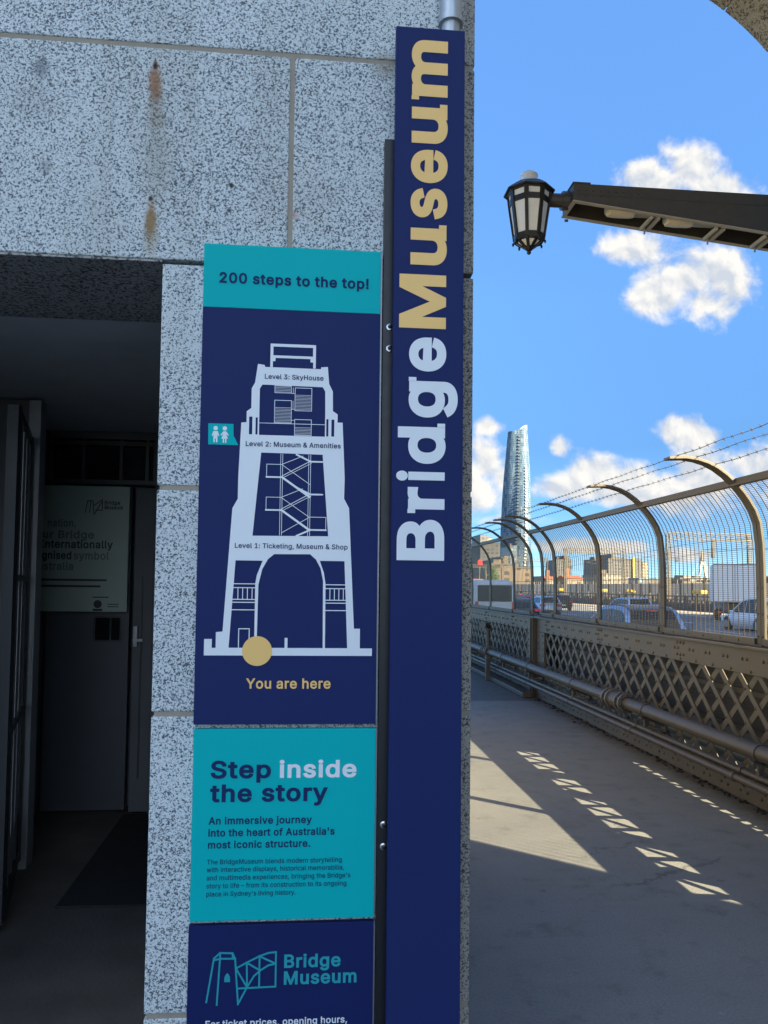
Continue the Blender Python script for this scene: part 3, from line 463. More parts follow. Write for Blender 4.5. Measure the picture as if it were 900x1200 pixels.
110: [410, [[114, 249, 114, 227, 114, 151, 114, 76, 114, 0, 93, 0, 73, 0, 53, 0, 53, 126, 53, 253, 53, 379, 72, 379, 92, 379, 112, 379, 112, 349, 112, 318, 112, 287, 109, 287, 106, 287, 102, 287, 114, 322, 131, 347, 152, 362, 174, 377, 199, 384, 227, 384, 253, 384, 276, 379, 295, 369, 314, 358, 330, 342, 341, 321, 352, 299, 357, 273, 357, 240, 357, 160, 357, 80, 357, 0, 337, 0, 316, 0, 296, 0, 296, 78, 296, 157, 296, 235, 296, 265, 288, 288, 273, 304, 258, 321, 237, 329, 210, 329, 192, 329, 175, 325, 161, 317, 146, 309, 135, 298, 126, 283, 118, 267]]],
111: [415, [[242, -8, 207, -8, 173, -8, 143, 0, 117, 16, 91, 33, 71, 56, 56, 85, 41, 114, 34, 149, 34, 187, 34, 227, 41, 262, 56, 291, 71, 321, 91, 343, 117, 360, 143, 376, 173, 384, 207, 384, 242, 384, 273, 376, 299, 360, 325, 343, 345, 321, 359, 291, 374, 262, 381, 227, 381, 187, 381, 149, 374, 114, 359, 85, 345, 56, 325, 33, 299, 16, 273, 0], [182, 46, 207, 46, 233, 46, 254, 53, 270, 66, 287, 79, 299, 96, 307, 117, 315, 139, 319, 162, 319, 187, 319, 213, 315, 236, 307, 258, 299, 280, 287, 297, 270, 310, 254, 323, 233, 330, 207, 330, 182, 330, 161, 323, 145, 310, 129, 297, 116, 280, 108, 258, 100, 237, 96, 213, 96, 187, 96, 162, 100, 139, 108, 117, 116, 96, 129, 79, 145, 66, 161, 53]]],
112: [424, [[73, -143, 53, -143, 53, 31, 53, 205, 53, 379, 72, 379, 92, 379, 112, 379, 112, 359, 112, 339, 112, 319, 114, 319, 116, 319, 118, 319, 123, 327, 129, 336, 137, 346, 145, 356, 157, 365, 171, 373, 186, 381, 205, 384, 229, 384, 261, 384, 289, 376, 313, 361, 337, 345, 356, 322, 370, 293, 383, 263, 390, 229, 390, 189, 390, 149, 383, 114, 370, 84, 356, 55, 337, 32, 313, 16, 289, 0, 261, -8, 229, -8, 206, -8, 187, -4, 173, 4, 158, 12, 146, 21, 138, 31, 130, 42, 123, 51, 118, 59, 117, 59, 115, 59, 114, 59, 114, -8, 114, -76, 114, -143, 93, -143], [197, 47, 220, 47, 244, 47, 263, 53, 279, 66, 295, 78, 308, 95, 316, 117, 324, 138, 328, 162, 328, 189, 328, 216, 324, 240, 316, 261, 308, 282, 296, 299, 280, 311, 264, 324, 244, 330, 220, 330, 197, 330, 177, 324, 161, 312, 145, 300, 133, 284, 125, 263, 117, 242, 113, 217, 113, 189, 113, 161, 117, 136, 125, 115, 133, 94, 146, 77, 162, 65, 178, 53]]],
114: [259, [[73, 0, 53, 0, 53, 126, 53, 253, 53, 379, 72, 379, 92, 379, 112, 379, 112, 360, 112, 340, 112, 321, 113, 321, 114, 321, 115, 321, 122, 340, 135, 355, 152, 367, 170, 379, 190, 385, 213, 385, 218, 385, 223, 385, 229, 384, 235, 384, 240, 384, 243, 384, 243, 363, 243, 343, 243, 322, 242, 323, 237, 323, 230, 324, 223, 325, 215, 326, 207, 326, 189, 326, 173, 322, 159, 315, 145, 307, 134, 297, 126, 284, 118, 270, 114, 255, 114, 237, 114, 158, 114, 79, 114, 0, 93, 0]]],
115: [365, [[211, -8, 182, -8, 156, -8, 133, -4, 112, 3, 92, 11, 75, 23, 62, 38, 49, 53, 40, 72, 36, 94, 55, 98, 74, 102, 94, 107, 99, 86, 109, 70, 124, 60, 139, 50, 158, 45, 181, 45, 208, 45, 229, 51, 244, 62, 260, 74, 268, 87, 268, 103, 268, 116, 263, 127, 254, 136, 245, 144, 231, 151, 212, 155, 191, 160, 170, 165, 149, 170, 115, 178, 89, 191, 72, 208, 55, 225, 47, 247, 47, 274, 47, 296, 53, 315, 65, 332, 77, 348, 94, 361, 115, 370, 136, 380, 160, 384, 187, 384, 213, 384, 235, 380, 254, 372, 272, 365, 287, 353, 299, 339, 310, 325, 319, 309, 324, 290, 305, 286, 287, 281, 268, 277, 263, 292, 255, 304, 243, 316, 230, 327, 212, 333, 187, 333, 165, 333, 146, 327, 131, 317, 116, 306, 109, 293, 109, 277, 109, 263, 114, 252, 124, 243, 134, 235, 150, 228, 172, 223, 191, 218, 210, 214, 229, 209, 264, 201, 290, 188, 306, 171, 323, 154, 331, 133, 331, 107, 331, 84, 325, 64, 312, 47, 300, 30, 282, 16, 260, 6, 237, -3]]],
116: [227, [[138, 379, 204, 379, 204, 362, 204, 344, 204, 327, 138, 327, 72, 327, 6, 327, 6, 344, 6, 362, 6, 379, 72, 379], [65, 345, 65, 471, 85, 471, 106, 471, 126, 471, 126, 347, 126, 222, 126, 98, 126, 81, 129, 69, 136, 61, 143, 54, 154, 50, 170, 50, 174, 50, 179, 50, 185, 51, 191, 52, 197, 53, 202, 54, 206, 36, 209, 19, 213, 2, 207, 0, 200, -2, 192, -3, 184, -4, 176, -4, 168, -4, 136, -4, 110, 4, 92, 21, 74, 38, 65, 62, 65, 93, 65, 219]]],
117: [410, [[211, -5, 182, -5, 157, -5, 134, 0, 115, 11, 95, 21, 80, 37, 69, 59, 58, 80, 53, 107, 53, 139, 53, 219, 53, 299, 53, 379, 73, 379, 93, 379, 114, 379, 114, 301, 114, 222, 114, 144, 114, 114, 121, 91, 137, 75, 152, 58, 173, 50, 200, 50, 218, 50, 235, 54, 249, 62, 264, 70, 275, 81, 283, 97, 292, 112, 296, 131, 296, 153, 296, 228, 296, 304, 296, 379, 316, 379, 337, 379, 357, 379, 357, 253, 357, 126, 357, 0, 337, 0, 318, 0, 298, 0, 298, 31, 298, 61, 298, 92, 301, 92, 304, 92, 307, 92, 295, 57, 279, 32, 257, 17, 235, 2]]],
118: [389, [[184, 0, 163, 0, 114, 126, 66, 253, 17, 379, 40, 379, 62, 379, 84, 379, 111, 305, 138, 230, 165, 155, 174, 132, 181, 110, 187, 87, 193, 64, 199, 42, 206, 21, 198, 21, 191, 21, 184, 21, 191, 42, 197, 64, 203, 87, 209, 110, 216, 132, 224, 155, 251, 230, 278, 305, 305, 379, 327, 379, 349, 379, 371, 379, 323, 253, 275, 126, 226, 0, 205, 0]]],
119: [567, [[158, 0, 138, 0, 99, 126, 61, 253, 23, 379, 44, 379, 66, 379, 87, 379, 103, 324, 118, 269, 133, 214, 140, 191, 147, 165, 154, 137, 161, 108, 168, 76, 175, 41, 172, 41, 168, 41, 165, 41, 172, 75, 179, 106, 186, 135, 193, 163, 199, 190, 206, 214, 221, 269, 237, 324, 252, 379, 273, 379, 295, 379, 316, 379, 332, 324, 347, 269, 362, 214, 368, 190, 375, 164, 382, 136, 388, 107, 395, 76, 402, 41, 399, 41, 395, 41, 391, 41, 399, 75, 406, 107, 413, 135, 420, 164, 427, 190, 434, 214, 449, 269, 465, 324, 480, 379, 502, 379, 523, 379, 545, 379, 506, 253, 468, 126, 429, 0, 409, 0, 389, 0, 368, 0, 352, 57, 335, 114, 319, 172, 314, 189, 309, 207, 305, 225, 300, 243, 295, 261, 291, 280, 286, 299, 281, 318, 277, 338, 281, 338, 286, 338, 291, 338, 286, 319, 281, 299, 277, 280, 272, 261, 267, 243, 263, 225, 258, 206, 253, 189, 248, 172, 231, 114, 215, 57, 199, 0, 178, 0]]],
120: [379, [[44, 0, 21, 0, 71, 73, 121, 145, 171, 218, 171, 202, 171, 187, 171, 171, 124, 240, 76, 310, 29, 379, 52, 379, 76, 379, 100, 379, 116, 355, 132, 330, 147, 306, 160, 287, 170, 270, 179, 253, 188, 237, 198, 221, 207, 206, 197, 206, 186, 206, 175, 206, 185, 221, 194, 237, 202, 253, 211, 270, 221, 287, 233, 306, 249, 330, 266, 355, 282, 379, 305, 379, 328, 379, 352, 379, 304, 309, 256, 239, 209, 169, 209, 184, 209, 199, 209, 214, 258, 143, 308, 71, 358, 0, 334, 0, 310, 0, 287, 0, 268, 28, 249, 57, 231, 85, 219, 103, 209, 120, 200, 136, 191, 152, 182, 167, 173, 182, 183, 182, 194, 182, 205, 182, 195, 167, 186, 152, 178, 136, 170, 120, 160, 103, 148, 85, 129, 57, 110, 28, 91, 0, 68, 0]]],
121: [389, [[51, -140, 47, -139, 52, -121, 57, -103, 61, -86, 65, -86, 68, -87, 71, -87, 83, -90, 94, -91, 104, -89, 114, -87, 122, -82, 130, -74, 138, -66, 145, -53, 151, -36, 155, -24, 159, -13, 163, -1, 114, 126, 66, 252, 17, 379, 40, 379, 62, 379, 84, 379, 111, 305, 138, 230, 165, 155, 174, 132, 181, 109, 187, 87, 193, 64, 199, 42, 206, 21, 198, 21, 191, 21, 184, 21, 190, 42, 196, 64, 202, 87, 209, 110, 216, 132, 224, 155, 251, 230, 278, 305, 305, 379, 327, 379, 349, 379, 371, 379, 316, 234, 260, 88, 204, -58, 196, -78, 187, -94, 177, -107, 166, -120, 153, -129, 139, -136, 125, -142, 109, -145, 91, -145, 81, -145, 72, -144, 65, -143, 57, -142]]],
8211: [350, [[233, 244, 350, 244, 350, 226, 350, 207, 350, 188, 233, 188, 117, 188, 0, 188, 0, 207, 0, 226, 0, 244, 117, 244]]],
}
CAP = .5087
def letters(text, bold, res=4, thick=.0012):
    """sans-serif outlines, thickened by bold, as a mesh in units of the letter size"""
    x = 0.; V = []; Fc = []
    for ch in text:
        if ch == ' ': x += .19+bold; continue
        key = (ch, bold, res)
        if key not in LETTER: LETTER[key] = fill([outline(c, bold, res) for c in GLYPH[ord(ch)][1]])
        vs, fs = LETTER[key]; o = len(V)
        V += [Vector((v.x+x, v.y, 0)) for v in vs]; Fc += [tuple(i+o for i in f) for f in fs]
        x += GLYPH[ord(ch)][0]/1000+bold*1.55
    return V, Fc
LETTER = {}
def fill(loops):
    """triangles inside the outlines by the winding rule"""
    vs = []; es = []
    for P in loops:
        o = len(vs); vs += P; es += [(o+i, o+(i+1) % len(P)) for i in range(len(P))]
    ov, oe, of = geometry.delaunay_2d_cdt(vs, es, [], 0, 1e-6)[:3]
    keep = []
    for f in of:
        c = (ov[f[0]]+ov[f[1]]+ov[f[2]])/3; wn = 0
        for P in loops:
            for i in range(len(P)):
                q0, q1 = P[i-1], P[i]
                if (q0.y <= c.y) != (q1.y <= c.y):
                    xx = q0.x+(c.y-q0.y)/(q1.y-q0.y)*(q1.x-q0.x)
                    if xx > c.x: wn += 1 if q1.y > q0.y else -1
        if wn: keep.append(tuple(f))
    return ov, keep
def outline(c, bold, res):
    n = len(c)//6; K = [[Vector((c[i*6+j]/1000, c[i*6+j+1]/1000)) for j in (0, 2, 4)] for i in range(n)]
    P = []
    for i in range(n):
        a, b = K[i], K[(i+1) % n]
        p0, p1, p2, p3 = a[1], a[2], b[0], b[1]
        ch = p3-p0
        straight = ch.length < 1e-6 or (abs(ch.cross(p1-p0)) < .0015*ch.length and abs(ch.cross(p2-p0)) < .0015*ch.length)
        m = 1 if straight else res
        for k in range(m):
            t = k/m; P.append(p0*(1-t)**3+p1*3*t*(1-t)**2+p2*3*t*t*(1-t)+p3*t**3)
    Q = [p for i, p in enumerate(P) if (p-P[i-1]).length > 1e-4]
    if bold <= 0: return Q
    out = []
    for i, p in enumerate(Q):
        d0 = (p-Q[i-1]).normalized(); d1 = (Q[(i+1) % len(Q)]-p).normalized()
        n0 = Vector((-d0.y, d0.x)); n1 = Vector((-d1.y, d1.x)); s = n0+n1
        if s.length < .2: s = n0+n1*.5
        s.normalize(); out.append(p+s*bold/max(.55, s.dot(n0)))
    return out
SPURS = {'r': 'L', 'n': 'L', 'm': 'L', 'p': 'L', 'u': 'R', 'd': 'R', 'a': 'R', 'g': 'RT'}
def text(name, s, x0, x1, zb, cap, y, mat, parent, bold=.02, t=.0012, label=None):
    """one line of lettering between x0 and x1 with its baseline at zb"""
    vs, fs = letters(s, bold)
    lo = min(v.x for v in vs); hi = max(v.x for v in vs)
    kx = (x1-x0)/(hi-lo); kz = cap/(CAP+2*bold)
    mb = MB(); mb.add([(x0+(v.x-lo)*kx, y-t, zb+(v.y+bold)*kz) for v in vs], fs)
    return mb.build(name, mat, parent)
def strokes(name, segs, y, mat, parent):
    mb = MB()
    for i, (x0, z0, x1, z1, wd) in enumerate(segs):
        yy = y-.0006-i*.00002
        d = Vector((x1-x0, 0, z1-z0)); n = Vector((-d.z, 0, d.x)).normalized()*wd/2; e = d.normalized()*wd*.5
        p, q = Vector((x0, yy, z0))-e, Vector((x1, yy, z1))+e
        mb.prism([p-n, q-n, q+n, p+n], (0, .0005, 0))
    return mb.build(name, mat, parent)
def disc(cx, cz, r, n=40): return [(cx+r*math.cos(i*2*math.pi/n), cz+r*math.sin(i*2*math.pi/n)) for i in range(n)]

# ------------------------------------------------------------------ ground, paths, road
PX0, PX1, WY = .52, 3.31, 2.5
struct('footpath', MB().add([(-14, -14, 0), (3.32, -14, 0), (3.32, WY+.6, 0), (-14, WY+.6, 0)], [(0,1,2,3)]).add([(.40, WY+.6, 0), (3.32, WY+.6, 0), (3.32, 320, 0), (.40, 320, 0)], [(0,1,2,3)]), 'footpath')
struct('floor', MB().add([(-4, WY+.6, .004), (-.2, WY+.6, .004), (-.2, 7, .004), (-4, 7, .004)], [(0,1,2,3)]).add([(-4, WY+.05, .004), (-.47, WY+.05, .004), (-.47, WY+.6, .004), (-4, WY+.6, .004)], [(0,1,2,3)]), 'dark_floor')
ROADZ = -.5
struct('road', MB().add([(7.7, -60, ROADZ), (48, -60, ROADZ), (48, 420, ROADZ), (7.7, 420, ROADZ)], [(0,1,2,3)]), 'road')
ln = MB()
for lx in (10.7, 14.0, 17.3, 20.6, 24.0, 27.4, 30.8):
    for k in range(0, 34): ln.add([(lx-.07, k*12, ROADZ+.004), (lx+.07, k*12, ROADZ+.004), (lx+.07, k*12+4, ROADZ+.004), (lx-.07, k*12+4, ROADZ+.004)], [(0,1,2,3)])
struct('road_lines', ln, 'line_white')
struct('sunlit_strip', MB().add([(33.2, -60, ROADZ+.004), (37.2, -60, ROADZ+.004), (37.2, 420, ROADZ+.004), (33.2, 420, ROADZ+.004)], [(0,1,2,3)]), 'sunlit_lane')  # lane in sun, its brightness put into a paler tan colour
struct('lower_deck', MB().add([(3.34, -40, -2.6), (7.7, -40, -2.6), (7.7, 420, -2.6), (3.34, 420, -2.6)], [(0,1,2,3)]), 'under_steel')
struct('terrain', MB().add([(-9000, -3000, -52), (9000, -3000, -52), (9000, 16000, -52), (-9000, 16000, -52)], [(0,1,2,3)]), 'hill_green')
hl = MB(); pr = [(-3200+i*160, 60+26*math.sin(i*.6)+18*math.sin(i*1.7+1)+random.uniform(-6, 6)) for i in range(70)]
rings = [[Vector((x, 5200, -52)), Vector((x, 5900, h*.55-20)), Vector((x, 6600, h-26)), Vector((x, 8000, -52))] for x, h in pr]
hl.loft(rings)
struct('hills', hl, 'hill_green', smooth=True)

# ------------------------------------------------------------------ the granite tower with the doorway
tower = thing('stone_tower', 'speckled granite bridge tower with a dark open doorway in its face', 'tower', (0, 0, 0))
J = .015
rows = [-.05, .298, 1.200, 1.898, 2.613, 3.312, 4.02, 4.73, 5.44, 6.15, 6.86, 7.6]
wall = MB(); mort = MB()
def block(x0, x1, z0, z1, y0=WY, y1=WY+.6): wall.box(x0+J/2, x1-J/2, y0, y1, z0+J/2, z1-J/2)
for i in range(4):                                              # jamb right of the door
    block(-.48-J/2, PX0, rows[i], rows[i+1]); block(-3.6, -1.78, rows[i], rows[i+1])
block(-.084, PX0, rows[4], rows[5]); block(-2.2, -.084, rows[4], rows[5]); block(-3.6, -2.2, rows[4], rows[5])
for i in range(5, len(rows)-1):
    xs = [-3.6, -1.9, -.5, .14-J, PX0] if i % 2 == 0 else [-3.6, -2.5, -1.15, PX0]
    for a, b in zip(xs, xs[1:]): block(a, b, rows[i], rows[i+1])
mort.box(-.472, PX0-.012, WY+.003, WY+.58, -.04, 2.6); mort.box(-3.58, PX0-.012, WY+.003, WY+.58, 2.622, 7.58); mort.box(-3.58, -1.79, WY+.003, WY+.58, -.04, 2.6)
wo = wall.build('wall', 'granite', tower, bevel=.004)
mort.build('mortar', 'mortar', wo)
side = MB()
for i in range(len(rows)-1):
    for k in range(5): side.box(.06, PX0-.004, WY+.61+k*1.3, WY+.61+k*1.3+1.29, rows[i]+J/2, rows[i+1]-J/2)
side.box(-3.6, .05, 7.2, 9.3, 0, 7.55); side.box(-3.6, .05, WY+.61, 7.19, 3.5, 7.55)
side.build('side_wall', 'granite_brown', tower)
# the dark vestibule behind the door opening
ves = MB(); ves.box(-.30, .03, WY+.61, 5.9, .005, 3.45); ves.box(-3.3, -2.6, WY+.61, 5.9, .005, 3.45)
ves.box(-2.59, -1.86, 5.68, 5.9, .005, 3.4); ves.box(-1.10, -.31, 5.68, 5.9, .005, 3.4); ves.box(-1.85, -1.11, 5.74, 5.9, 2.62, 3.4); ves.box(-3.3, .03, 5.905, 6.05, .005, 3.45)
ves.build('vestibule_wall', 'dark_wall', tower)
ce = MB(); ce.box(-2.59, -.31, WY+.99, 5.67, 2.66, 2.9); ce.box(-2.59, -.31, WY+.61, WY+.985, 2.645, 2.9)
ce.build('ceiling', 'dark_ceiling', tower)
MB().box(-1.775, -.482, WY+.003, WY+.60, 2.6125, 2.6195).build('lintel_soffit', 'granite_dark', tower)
# inner door, transom and the second door beside it
dr = MB().box(-1.84, -1.27, 5.74, 5.79, .02, 2.28).build('inner_door', 'dark_door', tower, bevel=.004)
MB().box(-1.50, -1.33, 5.734, 5.7395, 1.20, 1.355).build('vision_panel', 'black_glass', dr)
f = MB(); f.box(-1.512, -1.50, 5.728, 5.74, 1.19, 1.365); f.box(-1.33, -1.318, 5.728, 5.74, 1.19, 1.365); f.box(-1.3995, -1.3905, 5.728, 5.733, 1.20, 1.355); f.box(-1.4995, -1.3305, 5.7275, 5.7335, 1.355, 1.366); f.box(-1.4995, -1.3305, 5.7275, 5.7335, 1.189, 1.20)
f.build('vision_frame', 'dark_metal', dr)
tr = MB().box(-1.84, -1.115, 5.745, 5.77, 2.30, 2.61).build('transom_window', 'black_glass', tower)
f = MB()
for x in (-1.84, -1.62, -1.36, -1.18, -1.125): f.box(x, x+.022, 5.715, 5.743, 2.29, 2.615)
f.box(-1.84, -1.115, 5.705, 5.714, 2.295, 2.325); f.box(-1.84, -1.115, 5.705, 5.714, 2.57, 2.60)
f.build('transom_frame', 'dark_metal', tr)
d2 = MB().box(-1.235, -1.105, 5.70, 5.74, .02, 2.27).build('side_panel', 'dark_wall', tower)
mb = MB(); mb.box(-1.222, -1.196, 5.66, 5.699, 1.16, 1.30); mb.box(-1.215, -1.203, 5.62, 5.66, 1.20, 1.215); mb.box(-1.215, -1.15, 5.612, 5.624, 1.198, 1.217); mb.build('handle', 'gate_metal', d2)
MB().box(-1.18, -1.17, 5.685, 5.70, .25, 1.65).build('panel_rib', 'dark_metal', d2)
MB().box(-1.615, -1.548, 4.64, 4.74, .005, 2.64).build('door_post', 'gate_metal', tower, bevel=.004)
MB().box(-2.58, -1.62, 4.66, 4.72, .005, 2.64).build('post_panel', 'dark_wall', tower)

mat_ = MB(); mat_.add([(-1.222, 4.082, .005), (-.36, 4.082, .005), (-.36, 5.66, .005), (-1.262, 5.66, .005), (-1.218, 4.088, .016), (-.364, 4.088, .016), (-.364, 5.655, .016), (-1.256, 5.655, .016)],
        [(0,3,2,1),(4,5,6,7),(0,1,5,4),(1,2,6,5),(2,3,7,6),(3,0,4,7)])
tag(mat_.build('doormat', 'rubber', loc=(-.8, 4.9, .005)), 'black rubber doormat on the dim floor inside the doorway', 'doormat')

gate = thing('entrance_gate', 'dark metal barred gate swung open just inside the doorway', 'gate', (-1.6, 4.55, 0))
g0, g1 = Vector((-1.60, 4.60, 0)), Vector((-1.385, 3.80, 0))
def gp(t, z): return g0.lerp(g1, t)+Vector((0, 0, z))
fr = MB(); fr.bar(gp(0, .06), gp(0, 2.42), .05, .05); fr.bar(gp(1, .06), gp(1, 2.42), .05, .05)
fr.bar(gp(.02, 2.40), gp(.98, 2.40), .045, .05); fr.bar(gp(.02, .09), gp(.98, .09), .045, .10)
for z in (.90, 1.62): fr.bar(gp(.02, z), gp(.98, z), .05, .03)
fr.build('frame', 'dark_metal', gate)
for i in range(1, 4):
    MB().bar(gp(i/4, .14), gp(i/4, 2.37), .035, .035).build('bar', 'gate_metal', gate)
MB().bar(gp(.03, .24), gp(.97, .24), .008, .20).build('kick_plate', 'dark_metal', gate)

po = thing('information_poster', 'pale green poster with black text on the dark inner door', 'poster', (-1.57, 5.64, 1.4))
MB().box(-1.95, -1.272, 5.66, 5.70, 1.40, 2.272).build('sheet', 'poster_paper', po)
yy = 5.66
for s, x0, x1, z, c, mt, b in (('nation.', -1.98+.16, -1.63, 1.985, .055, 'ink_faint', .02), ('our Bridge', -1.90, -1.505, 1.905, .055, 'ink_faint', .022), ('Internationally', -1.865, -1.376, 1.838, .055, 'ink', .022),
    ('recognised', -1.985, -1.655, 1.760, .055, 'ink', .022), ('symbol', -1.64, -1.40, 1.760, .055, 'ink_faint', .018), ('Australia', -1.93, -1.64, 1.685, .055, 'ink_faint', .018)):
    text('lettering', s, x0, x1, z, c, yy, mt, po, b)
text('logo_lettering', 'Bridge', -1.44, -1.335, 2.145, .028, yy, 'ink', po, .03); text('logo_lettering', 'Museum', -1.44, -1.315, 2.112, .028, yy, 'ink', po, .03)
strokes('logo_mark', [(-1.57, 2.09, -1.555, 2.17, .006), (-1.555, 2.17, -1.52, 2.17, .006), (-1.54, 2.09, -1.535, 2.165, .006), (-1.52, 2.17, -1.51, 2.075, .006), (-1.51, 2.075, -1.455, 2.17, .006), (-1.455, 2.17, -1.455, 2.105, .006), (-1.455, 2.105, -1.50, 2.105, .006), (-1.51, 2.14, -1.455, 2.18, .006)], yy, 'ink', po)
strokes('fine_print', [(-1.86, 1.618, -1.42, 1.618, .014), (-1.86, 1.575, -1.46, 1.575, .014), (-1.50, 1.50, -1.40, 1.50, .008), (-1.40, 1.452, -1.33, 1.452, .006), (-1.40, 1.435, -1.33, 1.435, .006)], yy, 'ink', po)
flat('emblem', [disc(-1.468, 1.452, .028, 18), [(-1.50, 1.405), (-1.436, 1.405), (-1.436, 1.42), (-1.50, 1.42)]], yy, 'ink', po)

# ------------------------------------------------------------------ the tall sign
PY = 2.475                                                       # face of the wall panels
SY = 2.42                                                        # face of the tall sign
pipe = thing('drainpipe', 'grey metal pipe running up the granite wall above the tall navy sign', 'pipe', (.425, 2.455, 3.2))
MB().tube([(.425, 2.462, 3.0), (.425, 2.462, 3.44)], .030, 16).build('lower_pipe', 'galvanised', pipe, smooth=True)
MB().tube([(.425, 2.462, 3.43), (.425, 2.462, 6.5)], .036, 16).build('upper_pipe', 'galvanised', pipe, smooth=True)
MB().tube([(.425, 2.462, 3.425), (.425, 2.462, 3.445)], .040, 16).build('collar', 'galvanised', pipe, smooth=True)

ts = thing('tall_sign', 'tall narrow navy sign with Bridge in white and Museum in gold reading upwards', 'sign', (.36, 2.44, .1))
MB().prism([(.245, SY, .10), (.4685, SY, .10), (.464, SY, 3.378), (.2435, SY, 3.378)], (0, .03, 0)).build('panel', 'navy', ts, bevel=.0015)
bk = MB(); bk.box(.27, .33, SY+.031, WY-.001, .2, 2.95); bk.box(.41, .45, SY+.031, WY-.001, .2, 2.95)
bk.build('back_frame', 'rail_black', ts)
def big(ch, z0, z1, mat, x_base=.409):
    """one upright letter turned to read upwards: text x -> z, text y -> -x, foot at x_base, cap height .148"""
    capx, bold = .1475, .029
    vs, fs = letters(ch, bold, 8)
    k = capx/(CAP+2*bold)
    lo, hi = min(v.x for v in vs), max(v.x for v in vs)
    spur = SPURS.get(ch); sw = .012
    a, b = z0, z1
    if spur == 'L': a += sw
    elif spur: b -= sw
    kk = (b-a)/(hi-lo)
    mb = MB(); mb.add([(x_base-(v.y+bold)*k, SY-.0012, a+(v.x-lo)*kk) for v in vs], fs)
    xh = .385*k/ .5087*CAP + 2*bold*k                             # height of the small letters
    xt = x_base-xh
    st = .024
    if spur == 'L': mb.add([(xt, SY-.0012, z0), (xt+st, SY-.0012, z0), (xt+st, SY-.0012, a+.001), (xt, SY-.0012, a+.001)], [(0,1,2,3)])
    elif spur == 'R': mb.add([(x_base-st, SY-.0012, b-.001), (x_base, SY-.0012, b-.001), (x_base, SY-.0012, z1), (x_base-st, SY-.0012, z1)], [(0,1,2,3)])
    elif spur == 'RT': mb.add([(xt, SY-.0012, b-.001), (xt+st, SY-.0012, b-.001), (xt+st, SY-.0012, z1), (xt, SY-.0012, z1)], [(0,1,2,3)])
    mb.build('letter', mat, ts)
for ch, a, b in (('B', 1.680, 1.806), ('r', 1.826, 1.907), ('i', 1.926, 1.957), ('d', 1.980, 2.107), ('g', 2.125, 2.251), ('e', 2.270, 2.378)): big(ch, a, b, 'pale')
for ch, a, b in (('M', 2.406, 2.577), ('u', 2.608, 2.738), ('s', 2.756, 2.855), ('e', 2.872, 2.980), ('u', 3.0, 3.129), ('m', 3.141, 3.337)): big(ch, a, b, 'gold')

ra = thing('mounting_rail', 'thin black metal rail bolted to the wall between the panels and the tall sign', 'rail', (.235, 2.48, .2))
MB().box(.2155, .262, 2.468, 2.499, .12, 3.035).build('bar', 'rail_black', ra, bevel=.001)
for x, z in ((.2365, 2.421), (.2365, 2.352), (.2345, .866), (.2345, .800)):
    b = MB().lathe([(.0105, 0), (.0105, .003), (.007, .004)], n=16); b.v = [Vector((x+v.x, 2.4675-v.z, z+v.y)) for v in b.v]
    bo = b.build('washer', 'steel', ra, smooth=True)
    b = MB().lathe([(.0062, .0), (.0062, .009), (.003, .0105)], n=6); b.v = [Vector((x+v.x, 2.4633-v.z, z+v.y)) for v in b.v]
    b.build('bolt', 'rail_black', bo)

# ------------------------------------------------------------------ sign with the tower diagram
PT = .022
p1 = thing('diagram_sign', 'tall navy wall sign with a white cutaway of the tower and a gold dot', 'sign', (-.07, PY, 1.17))
MB().box(-.349, .2075, PY, PY+PT, 1.172, 2.4648).build('board', 'navy', p1, bevel=.001)
MB().box(-.349, .2075, PY, PY+PT, 2.4652, 2.667).build('header_panel', 'teal', p1, bevel=.001)
MB().box(.2077, .2125, PY+.002, WY-.001, 1.172, 2.667).build('edge_strip', 'sign_edge', p1)
text('lettering', '200 steps to the top!', -.300, .169, 2.543, .034, PY, 'navy_ink', p1, .026)
outer = [(-.322,1.382),(.193,1.382),(.193,1.405),(.155,1.405),(.155,1.466),(.136,1.466),(.116,1.842),(.100,1.872),(.101,1.935),(.092,2.112),(.076,2.112),(.076,2.138),(.061,2.148),(.060,2.21),(.048,2.234),(.043,2.288),(.022,2.286),(.022,2.280),
 (-.153,2.281),(-.154,2.287),(-.175,2.290),(-.183,2.230),(-.193,2.212),(-.193,2.150),(-.207,2.139),(-.207,2.105),(-.223,2.103),(-.229,1.93),(-.229,1.865),(-.245,1.835),(-.267,1.455),(-.287,1.453),(-.287,1.405),(-.299,1.405),(-.299,1.432),(-.322,1.432)]
holes = [[(-.160,2.225),(.028,2.223),(.036,2.21),(.037,2.147),(.037,2.066),(-.168,2.066),(-.168,2.212)],
 [(-.199,2.067),(-.189,2.067),(-.189,2.123),(-.199,2.123)],[(-.179,2.067),(-.1725,2.067),(-.1725,2.121),(-.179,2.121)],[(.041,2.067),(.0475,2.067),(.0475,2.122),(.041,2.122)],[(.057,2.067),(.066,2.067),(.066,2.121),(.057,2.121)],
 [(-.160,2.011),(.031,2.009),(.052,1.753),(-.182,1.751)],
 [(-.163,1.4055),(-.161,1.6),(-.150,1.648),(-.133,1.679),(-.114,1.695),(-.003,1.696),(.015,1.680),(.030,1.652),(.038,1.615),(.040,1.4055)],
 [(-.232,1.674),(-.149,1.674),(-.166,1.63),(-.1705,1.603),(-.1705,1.4055),(-.248,1.4055)],[(.027,1.676),(.104,1.676),(.116,1.4055),(.047,1.4055),(.046,1.605),(.040,1.64)]]
flat('tower_diagram', [outer]+holes, PY, 'pale', p1)
